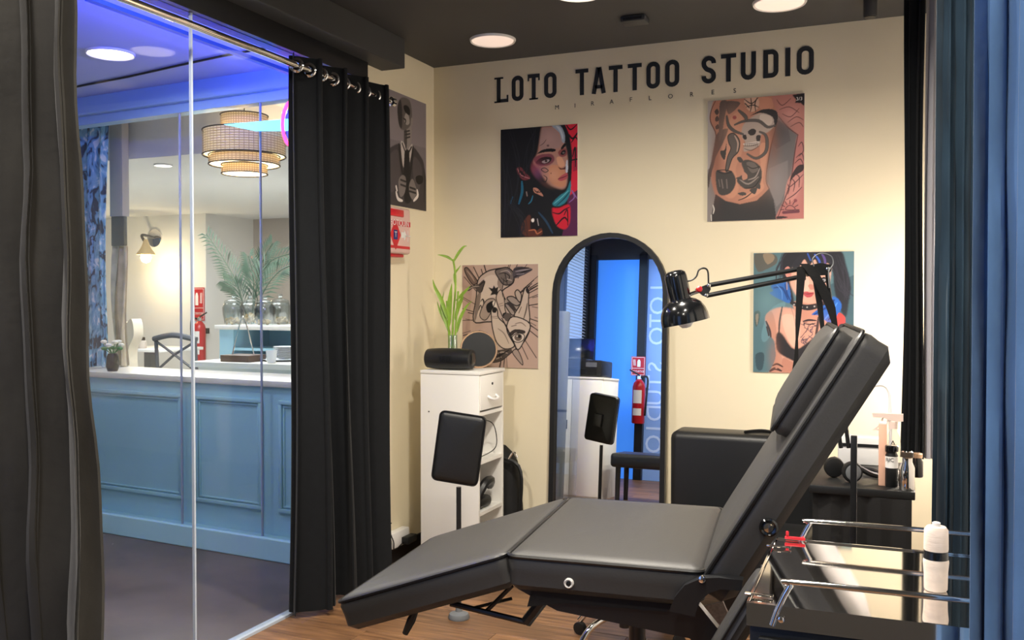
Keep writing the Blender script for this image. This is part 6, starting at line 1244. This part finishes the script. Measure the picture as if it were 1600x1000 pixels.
b = B(); box(b, (pA.x, 4.62, onY(180, 338, 4.62).z), (pB.x, 4.68, 2.7), bev=.004); tag(obj('window_blind', b, mat('grey_roller', '#b9b4ae', .7)), 'narrow grey roller panel beside the floral curtain', 'blind')
b = B(); box(b, (pA.x, 4.63, onY(180, 384, 4.62).z), (pB.x, 4.66, onY(180, 338, 4.62).z), bev=.004); tag(obj('picture_panel', b, mat('dark_olive', '#5d625c', .6)), 'dark olive picture panel below the grey roller panel', 'picture')
o = drape('ruffled_drape', (pA.x, 4.66), (pB.x+.02, 4.64), .97, onY(180, 384, 4.62).z, 2, .03, M['beige'], seed=8, nx=30, nz=40, wob=1.4); tag(o, 'beige ruffled drape under the dark olive panel', 'drape')
q = onY(176, 580, 4.3); q.z = .966; t = thing('flower_vase', 'small dark vase with green and white flowers on the cafe sill', 'vase', q)
b = B(); lathe(b, [(.03, 0), (.04, .03), (.035, .09), (.025, .11)], 20, T(q)); obj('vase', b, M['blackg'], t)
for k in range(9):
    a = k*.7; e_ = q+Vector((.06*math.cos(a), .04*math.sin(a), .14+.02*(k % 3))); b = B(); tube(b, [q+Vector((0, 0, .1)), e_], .003, 5); obj('stem', b, M['green'], t)
    b = B(); lathe(b, [(.001, -.012), (.016, -.006), (.02, .004), (.008, .012)], 8, T(e_)); obj('blossom', b, M['label'] if k % 3 else M['green'], t)
# neon sign at the curtain edge
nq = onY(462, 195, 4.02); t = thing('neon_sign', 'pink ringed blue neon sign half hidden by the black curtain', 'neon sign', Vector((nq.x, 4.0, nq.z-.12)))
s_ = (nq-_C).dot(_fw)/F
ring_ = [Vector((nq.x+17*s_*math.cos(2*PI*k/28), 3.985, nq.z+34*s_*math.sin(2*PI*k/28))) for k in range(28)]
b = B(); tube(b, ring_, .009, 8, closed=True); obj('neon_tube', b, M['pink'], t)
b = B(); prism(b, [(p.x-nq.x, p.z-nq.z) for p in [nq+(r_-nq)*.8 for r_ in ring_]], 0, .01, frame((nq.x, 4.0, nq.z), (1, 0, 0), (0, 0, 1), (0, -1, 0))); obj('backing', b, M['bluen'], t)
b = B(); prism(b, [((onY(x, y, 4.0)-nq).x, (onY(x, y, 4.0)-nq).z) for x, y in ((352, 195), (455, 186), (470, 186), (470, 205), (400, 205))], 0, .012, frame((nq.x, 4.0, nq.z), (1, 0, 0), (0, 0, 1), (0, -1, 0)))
obj('reflection_streak', b, M['cyan'], t, sm=False)  # glowing wedge shaped as a cyan reflection in the glass, no sign part
for dx in (-.02, .02): b = B(); tube(b, [(nq.x+dx, 3.99, nq.z+.08), (nq.x+dx, 3.99, 2.62)], .0015, 5); obj('hanging_wire', b, M['cable'], t)

# cafe ceiling downlight
q = onZ(255, 257, 2.35); downlight('cafe_downlight', q, .06, 'small bright downlight in the cafe ceiling', M['lamp_bright'], 'ceiling lights')
# bench on the camera side of the room, seen in the mirror
t = thing('waiting_bench', 'low black bench near the entrance seen in the mirror', 'bench', (-1.9, 1.55, 0))
b = B(); box(b, (-2.33, 1.36, .3), (-1.45, 1.74, .42), bev=.03, seg=3); obj('seat', b, M['leather2'], t)
for x in (-2.27, -1.51):
    for y in (1.42, 1.68): b = B(); lathe(b, [(.02, 0), (.024, .3)], 10, T(x, y, 0)); obj('leg', b, M['blackm'], t)
